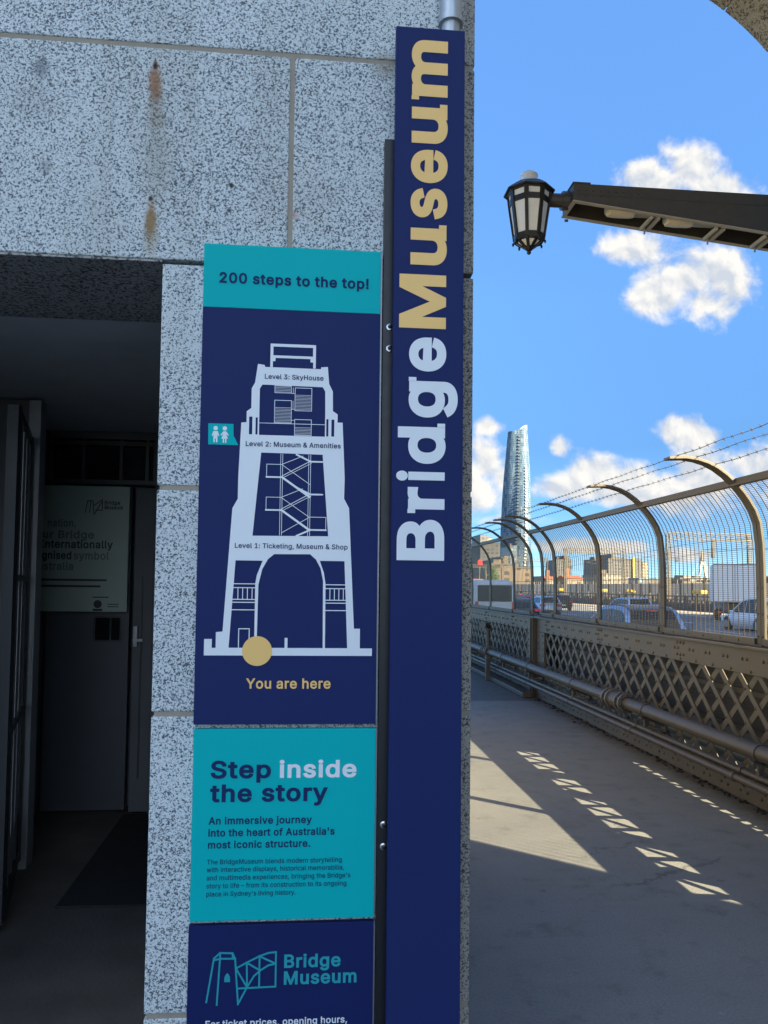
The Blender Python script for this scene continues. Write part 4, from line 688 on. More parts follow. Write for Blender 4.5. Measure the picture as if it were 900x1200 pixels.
flat('roof_diagram', [[(-.137,2.2815),(-.137,2.356),(.005,2.356),(.005,2.2815),(-.003,2.2815),(-.003,2.300),(-.012,2.301),(-.012,2.311),(-.121,2.311),(-.121,2.301),(-.129,2.300),(-.129,2.2815)], [(-.128,2.347),(-.004,2.347),(-.004,2.319),(-.128,2.319)]], PY, 'pale', p1)
S = []
S += [(-.168,2.104,.037,2.104,.0018)]
def rect(x0, x1, z0, z1, w=.0018): return [(x0,z0,x1,z0,w),(x1,z0,x1,z1,w),(x1,z1,x0,z1,w),(x0,z1,x0,z0,w)]
S += rect(-.121,-.070,2.201,2.223)+rect(-.058,-.006,2.146,2.218)+rect(-.121,-.069,2.106,2.177)+rect(-.058,-.006,2.068,2.118)+[(-.069,2.2,-.058,2.2,.0015),(-.064,2.2,-.064,2.218,.0015),(-.069,2.15,-.058,2.15,.0015),(-.064,2.15,-.064,2.176,.0015),(-.069,2.115,-.058,2.115,.0015)]
for k in range(5): S.append((-.119, 2.204+k*.0045, -.072, 2.204+k*.0045, .0011))
for k in range(11): S.append((-.056, 2.150+k*.0045, -.008, 2.150+k*.0045, .0011))
for k in range(11): S.append((-.119, 2.109+k*.0045, -.071, 2.109+k*.0045, .0011))
for k in range(6): S.append((-.056, 2.070+k*.0045, -.008, 2.070+k*.0045, .0011))
S += [(-.099,2.008,-.099,1.754,.0016),(-.093,2.008,-.093,1.754,.0016),(-.012,2.007,-.012,1.754,.0016),(-.006,2.007,-.006,1.754,.0016)]
for zt in (2.003, 1.900):
    S += [(-.050,zt+.004,-.008,zt-.016,.0055),(-.008,zt-.017,.030,zt-.017,.005),(-.008,zt-.016,-.094,zt-.064,.0022),(-.004,zt-.022,-.094,zt-.071,.0016),(-.094,zt-.068,-.142,zt-.068,.005),(-.094,zt-.068,-.008,zt-.128,.0065),(-.142,zt-.068,-.142,zt-.028,.0018),(-.142,zt-.028,-.096,zt-.028,.0018),(-.096,zt-.028,-.006,zt-.090,.0018),(-.096,zt-.028,-.03,zt+.0,.0018)]
S += [(-.006,1.772,.044,1.772,.005),(-.006,1.812,.044,1.812,.0018),(.044,1.772,.044,1.812,.0018),(-.004,1.772,-.046,1.753,.0055),(-.006,1.812,-.092,1.762,.0018),(-.006,1.883,.034,1.883,.0018)]
for s0, s1 in ((-.237, -.171), (.046, .110)):
    S += [(s0+.001,1.602,s1,1.602,.0028),(s0,1.590,s1,1.590,.0028),(s0-.002,1.554,s1,1.554,.0028),(s0-.003,1.545,s1,1.545,.0028),(s0-.004,1.522,s1,1.522,.0028)]
    for k in range(1, 5): S.append((s0+k*(s1-s0)/4.6, 1.590, s0+k*(s1-s0)/4.6, 1.554, .0024))
S += [(-.218,1.405,-.218,1.464,.0028),(-.218,1.464,-.186,1.464,.0028),(-.186,1.464,-.186,1.405,.0028),(-.073,1.405,-.073,1.432,.009)]
strokes('stair_diagram', S, PY, 'pale', p1)
text('lettering', 'Level 3: SkyHouse', -.153, .030, 2.2435, .0155, PY-.0012, 'navy_ink', p1, .014)
text('lettering', 'Level 2: Museum & Amenities', -.208, .087, 2.030, .0155, PY-.0012, 'navy_ink', p1, .014)
text('lettering', 'Level 1: Ticketing, Museum & Shop', -.235, .113, 1.7125, .0155, PY-.0012, 'navy_ink', p1, .014)
flat('location_dot', [disc(-.161, 1.396, .0455)], PY-.0018, 'gold', p1)
text('lettering', 'You are here', -.193, .066, 1.281, .0315, PY, 'gold', p1, .018)
flat('toilet_icon_panel', [[(-.324,2.098),(-.247,2.098),(-.246,2.062),(-.231,2.032),(-.323,2.032)]], PY, 'teal', p1)
def fig(cx, woman):
    h = disc(cx, 2.083, .0068, 20)
    if not woman: b = [(cx-.0065,2.074),(cx+.0065,2.074),(cx+.0115,2.060),(cx+.0085,2.058),(cx+.0062,2.064),(cx+.0062,2.039),(cx+.0016,2.039),(cx+.0016,2.051),(cx-.0016,2.051),(cx-.0016,2.039),(cx-.0062,2.039),(cx-.0062,2.064),(cx-.0085,2.058),(cx-.0115,2.060)]
    else: b = [(cx-.004,2.074),(cx+.004,2.074),(cx+.0125,2.063),(cx+.0105,2.060),(cx+.0045,2.066),(cx+.010,2.051),(cx+.0055,2.051),(cx+.0055,2.038),(cx+.0015,2.038),(cx+.0015,2.051),(cx-.0015,2.051),(cx-.0015,2.038),(cx-.0055,2.038),(cx-.0055,2.051),(cx-.010,2.051),(cx-.0045,2.066),(cx-.0105,2.060),(cx-.0125,2.063)]
    return [h, b]
flat('toilet_icon_figures', fig(-.301, False)+fig(-.273, True), PY-.0012, 'pale', p1)

p2 = thing('story_sign', 'square teal wall sign headed Step inside the story', 'sign', (-.07, PY, .58))
MB().box(-.347, .2085, PY, PY+PT, .585, 1.158).build('board', 'teal', p2, bevel=.001)
MB().box(.2087, .2135, PY+.002, WY-.001, .60, 1.158).build('edge_strip', 'sign_edge', p2)
text('heading', 'Step', -.294, -.112, 1.0095, .0535, PY, 'navy_ink', p2, .026); text('heading_white', 'inside', -.086, .150, 1.0095, .0535, PY, 'pale', p2, .025)
text('heading', 'the story', -.294, .063, .9385, .0535, PY, 'navy_ink', p2, .026)
for s, x1, z in (('An immersive journey', .015, .872), ('into the heart of Australia\'s', .085, .836), ('most iconic structure.', .011, .8005)): text('subheading', s, -.297, x1, z, .0225, PY, 'navy_ink', p2, .022)
for s, x1, z in (('The BridgeMuseum blends modern storytelling', .108, .7535), ('with interactive displays, historical memorabilia,', .115, .7305), ('and multimedia experiences, bringing the Bridge\'s', .135, .7065), ('story to life – from its construction to its ongoing', .123, .6825), ('place in Sydney\'s living history.', -.031, .6585)):
    text('body_text', s, -.299, x1, z, .0145, PY, 'navy_ink', p2, .008)

p3 = thing('logo_sign', 'lowest navy wall sign with a teal bridge logo and ticket text', 'sign', (-.07, PY, .05))
MB().box(-.349, .2085, PY, PY+PT, .10, .5715).build('board', 'navy_deep', p3, bevel=.001)
MB().box(.2087, .2135, PY+.002, WY-.001, .10, .5715).build('edge_strip', 'sign_edge', p3)
text('logo_lettering', 'Bridge', -.062, .109, .441, .040, PY, 'teal_ink', p3, .024); text('logo_lettering', 'Museum', -.062, .158, .3915, .040, PY, 'teal_ink', p3, .024)
lw = .0052
strokes('logo_mark', [(-.292,.348,-.272,.475,lw),(-.272,.475,-.254,.491,lw),(-.254,.491,-.217,.489,lw),(-.217,.489,-.209,.473,lw),(-.209,.473,-.198,.339,lw),(-.261,.339,-.254,.474,lw),(-.272,.470,-.254,.474,lw),(-.254,.474,-.209,.473,lw),(-.254,.474,-.254,.490,lw),(-.216,.475,-.217,.488,lw),
 (-.206,.444,-.175,.460,lw),(-.175,.460,-.137,.478,lw),(-.137,.478,-.110,.487,lw),(-.110,.487,-.087,.489,lw),(-.087,.489,-.087,.387,lw),(-.087,.387,-.196,.385,lw),(-.198,.339,-.172,.388,lw),(-.206,.444,-.172,.388,lw),(-.174,.460,-.172,.388,lw),(-.172,.388,-.152,.420,lw),(-.152,.420,-.132,.437,lw),(-.132,.437,-.110,.450,lw),(-.110,.450,-.087,.455,lw),(-.136,.478,-.136,.388,lw),(-.174,.460,-.134,.436,lw),(-.136,.478,-.088,.455,lw)], PY, 'teal_ink', p3)
flat('logo_door', [[(-.240,.405),(-.223,.405),(-.223,.418),(-.227,.427),(-.2315,.431),(-.236,.427),(-.240,.418)]], PY, 'teal_ink', p3)
text('lettering', 'For ticket prices, opening hours,', -.293, .131, .2735, .0205, PY, 'pale', p3, .018)

# ------------------------------------------------------------------ stone archway over the path (its far mouth shows top right)
AC, AR, AY0, AY1 = Vector((3.355, 0, 6.39)), 3.2, 3.85, 9.4
arch = thing('stone_archway', 'weathered brown stone arch curving in at the upper right corner', 'arch', (7, 6.6, ROADZ))
va = MB()
NV = 13
ylist = [AY0, 5.3, 6.6, 8.0, AY1]
for k in range(NV):
    a0, a1 = math.pi*k/NV+.0018, math.pi*(k+1)/NV-.0018
    if k == NV-1: continue                                       # the last wedge is buried in the tower
    ys = ylist if k % 2 else [AY0, 4.6, 6.0, 7.3, 8.6, AY1]
    for y0, y1 in zip(ys, ys[1:]):
        ring = []
        for rr in (AR, AR+1.1):
            ring.append([Vector((AC.x+rr*math.cos(a0+(a1-a0)*t/4), 0, AC.z+rr*math.sin(a0+(a1-a0)*t/4))) for t in range(5)])
        poly = ring[0]+ring[1][::-1]
        va.prism([p+Vector((0, y0+.004, 0)) for p in poly], (0, y1-y0-.008, 0))
vo_ = va.build('vault', 'granite_brown', arch, bevel=.012)
mb = MB(); pl = [Vector((AC.x+rr*math.cos(math.pi*t/36), AY0+.05, AC.z+rr*math.sin(math.pi*t/36))) for rr, rng in ((AR+.03, range(0, 34)), (AR+1.0, range(33, -1, -1))) for t in rng]
for t in range(33):
    mb.prism([pl[t], pl[t+1], pl[66-t], pl[67-t]], (0, AY1-AY0-.1, 0))
mb.build('mortar', 'mortar', vo_)
top = MB(); top.box(-.2, 7.9, AY0+.1, AY1-.1, AC.z+AR+.9, 13)
top.build('upper_wall', 'granite_brown', arch)
le = MB()
zz = [ROADZ, .3, 1.1, 1.9, 2.7, 3.5, 4.3, 5.1, 5.9, 6.36]
for a, b in zip(zz, zz[1:]): le.box(6.56, 7.65, AY0, AY1, a+.004, b-.004)
le.box(7.67, 7.9, AY0+.1, AY1-.1, 6.4, AC.z+AR+.88)
le.build('pier', 'granite_brown', arch, bevel=.01)

wall_blocker = thing('stone_tower', 'unseen tower-shaped sun blocker beside the roadway behind the viewpoint', 'tower', (9, -8, 0))  # added out of view to keep sun off the doorway wall and near path
b = MB()
for k in range(24):
    e = .01*k; b.prism([(7+e, -.52-e, k*.9), (12-e, -5.3-e, k*.9), (12-e, -20+e, k*.9), (7+e, -20+e, k*.9)], (0, 0, .89))
b.build('wall', 'granite_brown', wall_blocker)
MB().prism([(6.98, -.6, 21.6), (12.1, -5.4, 21.6), (12.1, -20.1, 21.6), (6.98, -20.1, 21.6)], (0, 0, .8)).build('cornice', 'granite_brown', wall_blocker)
road_blocker = thing('stone_tower', 'unseen tower-shaped sun blocker on the far side of the roadway', 'tower', (50, 8, ROADZ))  # added out of view, sized to shade the traffic lanes
b = MB()
for k in range(28): b.box(48.5+.08*k, 58-.08*k, -30.5+.02*k, 43-.08*k, ROADZ+k*2, ROADZ+k*2+1.98)
b.build('wall', 'granite_brown', road_blocker)
MB().box(50.3, 56, -26, 41, 55.6, 57).build('cornice', 'granite_brown', road_blocker)

# ------------------------------------------------------------------ lattice parapet, in equal lengths along the path
SECT = 9.9; Y0 = 1.56
def parapet(label):
    t = thing('lattice_parapet', label, 'parapet', (3.36, Y0+SECT/2, 0), 'riveted lattice parapet sections')
    y0, y1 = Y0+.01, Y0+SECT-.01
    mb = MB(); mb.box(3.31, 3.33, y0, y1, .962, 1.155); mb.box(3.275, 3.46, y0, y1, 1.156, 1.176); mb.box(3.334, 3.40, y0, y1, 1.12, 1.154)
    mb.build('top_plate', 'bridge_grey', t, bevel=.003)
    mb = MB(); mb.box(3.31, 3.33, y0, y1, .004, .205); mb.box(3.334, 3.43, y0, y1, .15, .168)
    mb.build('bottom_plate', 'bridge_grey', t, bevel=.003)
    for a, b in ((y0, y0+.42), (y1-.42, y1)):
        MB().box(3.308, 3.332, a, b, .207, .960).build('end_plate', 'bridge_grey', t, bevel=.003)
    for yy in (y0+.045, y1-.045):
        MB().box(3.24, 3.306, yy-.012, yy+.012, .004, 1.15).build('stiffener', 'bridge_dark', t, bevel=.002)
    la, lb = y0+.40, y1-.40; z0, z1 = .19, .975; sp = .285; sl_ = .92; run = (z1-z0)/sl_
    for sgn, xx, nm in ((1, 3.337, 'front_lattice'), (-1, 3.347, 'rear_lattice')):
        mb = MB(); k = la-run
        while k < lb+run:
            p, q = (k, z0), (k+run, z1)
            if sgn < 0: p, q = (k+run, z0), (k, z1)
            ya, yb = max(min(p[0], q[0]), la), min(max(p[0], q[0]), lb)
            if yb-ya > .03:
                f = lambda y: p[1]+(q[1]-p[1])*(y-p[0])/(q[0]-p[0])
                mb.bar((xx, ya, f(ya)), (xx, yb, f(yb)), .008, .050, up=(0, -sgn*sl_, 1) if True else (0, 0, 1))
            k += sp
        mb.build(nm, 'bridge_grey', t)
    mb = MB()
    for i in range(int((lb-la)/.1425)):                          # rivet heads at the crossings and along the plates
        y = la+.05+i*.1425
        if i % 2 == 0:
            mb.rivet((3.31, y, .985), .0135); mb.rivet((3.31, y+.05, 1.075), .0145); mb.rivet((3.31, y+.115, 1.075), .0145)
            if (i//2) % 7 == 3:
                for dy in (-.06, 0, .06): mb.rivet((3.31, y+dy, 1.125), .0145); mb.rivet((3.31, y+dy, 1.02), .0145)
            mb.rivet((3.31, y, .175), .0135); mb.rivet((3.31, y+.06, .07), .0145); mb.rivet((3.31, y+.16, .07), .0145); mb.rivet((3.31, y+.11, .115), .0135)
        for r_ in range(1, 6):
            z = z0+r_*sp*sl_/2
            if (i+r_) % 2 == 0 and z < .95: mb.rivet((3.333, y-.02, z), .011)
    for yy in (y0+.18, y0+.36, y1-.18, y1-.36):
        for k in range(8): mb.rivet((3.308, yy, .25+k*.095), .0135)
    mb.build('rivets', 'bridge_grey', t)['kind'] = 'stuff'
    return t
par = parapet('riveted brown lattice parapet section nearest the viewer, behind the pipe joint')
for k, lab in ((1, 'riveted brown lattice parapet section beyond the dark gap, with the valve post before it'), (2, 'farthest riveted lattice parapet section, half hidden by the tower corner'), (3, 'riveted lattice parapet section in the distance past the tower corner')):
    c = copy_tree(par); c.location.y += SECT*k; c['label'] = lab

# ------------------------------------------------------------------ inward-curving mesh safety fence on top of it
PROF = [(3.400, 1.178), (3.399, 1.5), (3.396, 1.80), (3.390, 1.95), (3.371, 2.11), (3.335, 2.205), (3.286, 2.285), (3.240, 2.345), (3.185, 2.405), (3.120, 2.465), (3.045, 2.518), (2.965, 2.557), (2.885, 2.58), (2.79, 2.592), (2.66, 2.585)]
def prof_at(s):                                                 # 0..1 along the meshed part
    P = PROF[:9]; L = [0]
    for a, b in zip(P, P[1:]): L.append(L[-1]+math.dist(a, b))
    d = s*L[-1]
    for i in range(len(P)-1):
        if d <= L[i+1]+1e-9:
            u = (d-L[i])/(L[i+1]-L[i]); return P[i][0]+(P[i+1][0]-P[i][0])*u, P[i][1]+(P[i+1][1]-P[i][1])*u
    return P[-1]
def fence(label, ys, double):
    t = thing('safety_fence', label, 'fence', (3.4, (ys[0]+ys[-1])/2, 1.176), 'curved mesh safety fence sections')
    for i, y in enumerate(ys):
        hw = .052
        mb = MB(); rings = []
        for j, (x, z) in enumerate(PROF):
            a = PROF[max(j-1, 0)]; b = PROF[min(j+1, len(PROF)-1)]
            d = Vector((b[0]-a[0], 0, b[1]-a[1])).normalized(); n = Vector((d.z, 0, -d.x))
            th = .011 if j < len(PROF)-1 else .010
            c = Vector((x, y, z))
            rings.append([c-n*th+Vector((0, -hw, 0)), c+n*th+Vector((0, -hw, 0)), c+n*th+Vector((0, hw, 0)), c-n*th+Vector((0, hw, 0))])
        mb.loft(rings)
        mb.box(3.35, 3.452, y-.075, y+.075, 1.177, 1.189)
        po = mb.build('post', 'bridge_grey', t, bevel=.003)
        rv = MB()
        for z in (1.25, 1.42, 1.62, 1.82): rv.rivet((3.388, y-.03, z), .008); rv.rivet((3.388, y+.03, z), .008)
        rv.build('bolts', 'bridge_dark', po)
        mb = MB(); mb.loft([[Vector((x-th_, y-.006, z+.4*th_)), Vector((x-th_, y+.006, z+.4*th_)), Vector((x, y+.006, z)), Vector((x, y-.006, z))] for x, z in PROF[:-1] for th_ in (.0135 if z < 2.0 else .0165,)])
        mb.build('seam', 'black_steel', po)
    mb = MB(); mb.bar((3.196, ys[0], 2.414), (3.196, ys[-1], 2.414), .05, .055); mb.build('top_rail', 'bridge_grey', t, bevel=.004)
    mb = MB()
    for a, b in zip(ys, ys[1:]):
        mb.box(3.372, 3.415, a+.056, b-.056, 1.178, 1.236)
    br = mb.build('bottom_rail', 'bridge_grey', t, bevel=.003)
    rv = MB()
    for a, b in zip(ys, ys[1:]):
        for k in range(1, 6): rv.rivet((3.372, a+(b-a)*k/6, 1.208), .008)
    rv.build('bolts', 'bridge_dark', br)
    for a, b in zip(ys, ys[1:]):
        mb = MB(); n = max(2, int((b-a-.06)/.0762))
        for k in range(1, n):                                     # upright wires follow the curve
            y = a+.03+(b-a-.06)*k/n
            mb.tube([(x+.008, y, z) for x, z in [(3.40, 1.23)]+PROF[1:9]], .0037, 4, cap=False)
        nz = 78
        for k in range(nz):
            x, z = prof_at(.045+k/nz*.94)
            mb.tube([(x+.0115, a+.026, z), (x+.0115, b-.026, z)], .0018, 3, cap=False)
        mb.build('mesh_panel', 'mesh_wire', t)
    for x, z in ((2.735, 2.600), (2.885, 2.592), (3.03, 2.540)):
        mb = MB(); pts = []
        y = ys[0]
        while y < ys[-1]+.01: pts.append((x, y, z+.006+.004*math.sin(y*9))); y += .15
        mb.tube(pts, .0014, 4, cap=False)
        mb.tube([(p[0]+.003*math.cos(p[1]*40), p[1], p[2]+.003*math.sin(p[1]*40)) for p in pts], .0012, 4, cap=False)
        y = ys[0]+.05
        while y < ys[-1]:
            for s in (1, -1): mb.bar((x-.014, y, z+.006-.011*s), (x+.014, y+.012, z+.006+.011*s), 0.0022, .0022)
            mb.bar((x, y-.012, z-.005), (x, y+.012, z+.016), 0.0022, .0022)
            y += .11
        mb.build('barbed_wire', 'bridge_dark', t)
    return t
fence('near length of inward-curving mesh fence under barbed wire, with cars behind it', [2.33, 4.02, 5.72, 7.41, 9.10, 10.80, 11.40], True)
fence('far length of curving mesh fence beyond the doubled posts, in front of the white van', [11.95, 13.05, 14.80, 16.50, 18.20, 19.90, 21.30], True)
fence('curving mesh fence in the far distance beside the tower corner', [21.9, 23.5, 25.2, 26.9, 28.6, 30.3, 31.2], True)

random.seed(3)
gm = MB()
for i in range(420):                                             # grit and leaf litter swept against the parapet
    y = random.uniform(3.2, 11.3); xx = 3.305-abs(random.gauss(0, .045)); s_ = random.uniform(.004, .014)*(1.6 if random.random() < .1 else 1)
    rg = [[Vector((xx+s_*rr*math.cos(t*1.2566+i)*random.uniform(.7, 1.3), y+s_*rr*1.4*math.sin(t*1.2566+i), .001+s_*h)) for t in range(5)] for rr, h in ((1, 0), (.9, .45), (.4, .8))]
    gm.loft(rg)
gr_ = gm.build('grit', 'rubber', loc=(3.28, 6, 0)); gr_['kind'] = 'stuff'

# ------------------------------------------------------------------ pipes along the foot of the parapet
def pipe_thing(label, x, z, r, y0, y1, collars, mat='pipe_grey', cr=.006, cl=.03):
    t = thing('pipe', label, 'pipe', (x, y0, z), 'pipes running along the parapet')
    MB().tube([(x, y0, z), (x, y1, z)], r, 18).build('tube', mat, t, smooth=True)
    for y in collars:
        MB().tube([(x, y-cl, z), (x, y+cl, z)], r+cr, 18).build('collar', 'pipe_grey' if cr < .02 else 'bridge_dark', t, smooth=True)
    return t
bp = thing('water_pipe', 'thick grey water pipe with a flanged joint along the foot of the parapet', 'pipe', (3.12, 5, .47), 'pipes running along the parapet')
MB().tube([(3.12, 1.6, .472), (3.12, 7.62, .472)], .058, 22).build('tube', 'pipe_grey', bp, smooth=True)
MB().tube([(3.12, 8.06, .472), (3.12, 13.62, .472)], .058, 22).build('tube', 'pipe_grey', bp, smooth=True)
MB().tube([(3.12, 14.0, .472), (3.12, 40, .472)], .058, 18).build('tube', 'pipe_grey', bp, smooth=True)
for y0, y1 in ((7.6, 8.08), (13.6, 14.02)):
    j = MB().tube([(3.12, y0, .472), (3.12, y0+.10, .472), (3.12, y0+.14, .472), (3.12, y1-.14, .472), (3.12, y1-.10, .472), (3.12, y1, .472)], .06, 22, radii=[.067, .067, .082, .082, .067, .067]).build('joint_sleeve', 'pipe_grey', bp, smooth=True)
    for y in (y0+.02, y0+.12, y1-.12, y1-.02):
        MB().tube([(3.12, y-.014, .472), (3.12, y+.014, .472)], .098, 24).build('flange', 'flange_grey', j, smooth=True)
    mb = MB()
    for k in range(8):
        a = k*math.pi/4+.2
        p = Vector((3.12+.080*math.cos(a), 0, .472+.080*math.sin(a)))
        for y in (y0+.07, y1-.07): mb.tube([p+Vector((0, y-.085, 0)), p+Vector((0, y+.085, 0))], .008, 6)
    mb.build('flange_bolts', 'bridge_dark', j)
for y in (3.4, 5.29, 7.17, 9.2, 11.1, 12.6, 15.5, 17.5, 19.5):
    MB().tube([(3.12, y-.022, .472), (3.12, y+.022, .472)], .064, 20).build('strap', 'bridge_dark', bp, smooth=True)
    mb = MB(); mb.box(3.06, 3.18, y-.02, y+.02, .395, .412); mb.bar((3.12, y, .40), (3.30, y, .33), .04, .02); mb.box(3.285, 3.308, y-.05, y+.05, .28, .40); mb.box(3.10, 3.14, y-.018, y+.018, .32, .395)
    mb.tube([(3.12, y, .33), (3.26, y-.12, .30)], .012, 6)
    mb.build('bracket', 'bridge_dark', bp, bevel=.002)
ys2 = [1.9+1.89*k for k in range(12)]
for lab, x, z in (('upper of the two slim grey conduits below the thick water pipe', 3.205, .262), ('lower of the two slim grey conduits below the thick water pipe', 3.155, .218)):
    t = pipe_thing(lab, x, z, .0295, 1.6, 32, [y+(.02 if z < .25 else .0) for y in ys2], 'pipe_grey', .006, .03)
    t.name = 'conduit'
hb = MB()
for y in [2.6+1.2*k for k in range(22)]:
    hb.box(3.17, 3.308, y-.015, y+.015, .180, .190); hb.box(3.226, 3.236, y-.015, y+.015, .191, .31)
tag(hb.build('conduit_brackets', 'bridge_dark', loc=(3.25, 2.6, .18)), 'row of small steel brackets holding the two slim conduits', 'brackets')
du = MB(); du.box(3.09, 3.25, 11.36, 34, .003, .075)
tag(du.build('cable_duct', 'pipe_grey', bevel=.01, loc=(3.17, 11.4, 0)), 'flat grey cable duct on the path floor beyond the joint', 'duct')

vp = thing('valve_post', 'dark steel valve post standing by the far bend of the water pipe', 'valve', (3.09, 13.55, 0))
MB().box(3.02, 3.10, 13.46, 13.54, .003, .43).build('post', 'black_steel', vp, bevel=.004)
MB().tube([(3.12, 13.75, .50), (3.12, 13.75, .90)], .042, 14).build('riser', 'black_steel', vp, smooth=True)
MB().tube([(3.12, 13.72, .90), (3.10, 13.68, .945), (3.02, 13.6, .95)], .046, 14).build('elbow', 'black_steel', vp, smooth=True)
MB().tube([(3.12, 13.75, .85), (3.12, 13.75, .875)], .085, 16).build('flange', 'flange_grey', vp, smooth=True)
MB().tube([(3.02, 13.6, .95), (2.985, 13.57, .95)], .060, 14).build('cap', 'flange_grey', vp, smooth=True)

# steelwork below the road edge, seen through the lattice
ub = thing('road_girder', 'dark steel girder edging the road, glimpsed through the lattice', 'girder', (7.6, 10, ROADZ))
MB().box(7.45, 7.66, -30, 300, -2.2, -.42).build('web', 'under_steel', ub)
MB().box(7.32, 7.44, -30, 300, -.41, .42).build('kerb_plate', 'barrier_dark', ub)
MB().box(7.30, 7.69, -30, 300, -.47, -.415).build('flange', 'bridge_grey', ub)
mb = MB()
for y in range(-4, 90, 2): mb.box(7.33, 7.44, y, y+.05, -2.1, -.43)
mb.build('stiffeners', 'under_steel', ub)
for lab, x, z, r, mt in (('black service pipe behind the lattice parapet, upper one', 4.4, .25, .12, 'black_steel'), ('grey service pipe behind the lattice parapet, middle one', 5.0, -.28, .10, 'pipe_grey'), ('black service pipe low behind the lattice parapet', 4.3, -.75, .15, 'black_steel')):
    tag(MB().tube([(x, -6, z), (x, 120, z)], r, 12).build('service_pipe', mt, smooth=True, loc=(x, 0, z)), lab, 'pipe', 'service pipes behind the parapet')
tr9 = MB(); tr9.box(3.52, 3.60, -6, 120, .455, .955); tr9.box(3.50, 3.519, -6, 120, .91, .955); tr9.box(3.505, 3.519, -6, 120, .66, .69); tr9.box(3.50, 3.519, -6, 120, .455, .50)
tro = thing('cable_trough', 'dark steel cable trough running close behind the lattice parapet', 'trough', (3.55, 0, .5))
tr9.build('channel', 'trough', tro)
for y in (2.95, 3.5, 4.62, 5.28, 6.35, 6.62, 7.15, 8.4, 9.3, 10.6): MB().box(3.515, 3.605, y, y+random.uniform(.10, .26), .956, 1.13).build('clamp', 'trough', tro)  # boxes added as blockers to break up the sun spots on the path
MB().box(3.503, 3.5185, -6, 120, .76, .80).build('strip', 'pipe_grey', tro)
mb = MB(); mb.box(5.9, 6.1, -6, 120, -.34, -.30); mb.box(5.6, 5.66, -6, 120, -1.0, -.94); mb.box(6.5, 6.56, -6, 120, -1.3, -1.2)
tag(mb.build('walkway_stringer', 'gantry_steel', loc=(6, 0, -.4)), 'thin sunlit steel stringers in the gap behind the lattice', 'stringer')

# ------------------------------------------------------------------ street lamp on its arm
LY = 10.5; k = LY/7.
def lz(z): return EYE+(z-EYE)*k
lamp = thing('street_lamp', 'black and white lantern on the end of a long steel arm with two floodlights', 'street lamp', (7.45, LY, ROADZ))
LX = 1.952*k
zb, zt_ = lz(4.664), lz(5.413); hh = zt_-zb                     # foot of the finial to the tip of the cap
def lr(r): return r*k
LL = MB()
PH = math.pi/8
prof = [(0.02, .015), (.03, .03), (.035, .055), (.04, .075)]
LL.lathe([(lr(.012), zb), (lr(.022), zb+.02*hh), (lr(.012), zb+.035*hh), (lr(.03), zb+.05*hh), (lr(.052), zb+.085*hh)], (LX, LY, 0), 12).build('finial', 'lantern_black', lamp, smooth=True)
zA, zB, zC, zD, zE = zb+.085*hh, zb+.175*hh, zb+.26*hh, zb+.60*hh, zb+.665*hh   # bottom cone, ring, glass bottom, glass top, frieze
zF, zG = zb+.755*hh, zb+.86*hh
MB().lathe([(lr(.045), zA), (lr(.125), zB-.006), (lr(.132), zB), (lr(.178), zD), (lr(.19), zF-.01)], (LX, LY, 0), 8, PH).build('glass', 'milk_glass', lamp)
cage = MB()
def ringpt(r, z, i, n=8): a = PH+i*2*math.pi/n; return Vector((LX+lr(r)*math.cos(a), LY+lr(r)*math.sin(a), z))
def band(r0, z0, r1, z1, ex=.008):
    cage.lathe([(lr(r0+ex), z0), (lr(r1+ex), z1), (lr(r1-.01), z1), (lr(r0-.01), z0)], (LX, LY, 0), 8, PH)
for i in range(8):
    cage.bar(ringpt(.045, zA, i), ringpt(.128, zB, i), .028*k, .018*k)
    cage.bar(ringpt(.136, zB, i), ringpt(.182, zD, i), .030*k, .020*k)
    cage.bar(ringpt(.182, zD, i), ringpt(.196, zF, i), .040*k, .018*k)
band(.128, zB-.02*k, .140, zC-.03*k, .012); band(.177, zD, .184, zE, .012); band(.190, zF-.012*k, .196, zF, .014)
for i in range(8): cage.lathe([(lr(.006), -.03*k), (lr(.012), -.012*k), (lr(.006), 0)], ringpt(.146, zB-.012*k, i), 6)
cage.build('cage', 'lantern_black', lamp)
MB().lathe([(lr(.235), zF), (lr(.238), zF+.01*k), (lr(.19), zG-.03*k), (lr(.135), zG), (lr(.09), zG+.004)], (LX, LY, 0), 8, PH).build('hood', 'lantern_black', lamp)
MB().lathe([(lr(.165), zG-.012*k), (lr(.12), zG+.02*k), (lr(.078), zG+.032*k), (lr(.074), zG+.085*k), (lr(.082), zG+.09*k), (lr(.082), zG+.10*k), (lr(.05), zG+.125*k), (lr(.02), zG+.12*k), (lr(.015), zt_)], (LX, LY, 0), 16).build('cap', 'white_cap', lamp, smooth=True)
# the arm: an open-bottomed tapering box
X0, X1 = 2.32*k, 7.55
zT = lz(5.275); zL, zR = lz(5.115), lz(5.115)+(lz(4.90)-lz(5.115))*((X1-X0)/((4.27-2.29)*k))
yw = .15*k
def zbot0(x): return zL+(zR-zL)*(x-X0)/(X1-X0)
arm = MB()
for s in (-1, 1):
    y = LY+s*yw
    arm.prism([(X0, y-.012, zL), (X1, y-.012, zR), (X1, y-.012, zT), (X0, y-.012, zT)], (0, .024, 0))
arm.box(X0, X1, LY-yw+.013, LY+yw-.013, zT-.03, zT-.005)
arm.prism([(X0, LY-yw+.013, zL+.01), (X0+.02, LY-yw+.013, zL+.01), (X0+.02, LY-yw+.013, zT-.031), (X0, LY-yw+.013, zT-.031)], (0, 2*yw-.026, 0))
arm.box(X0-.01, X0+.16*k, LY-yw-.02, LY+yw+.02, zT+.001, zT+.02); arm.box(X0+.07*k, X0+.085*k, LY-.01, LY+.01, zT+.021, zT+.05*k)
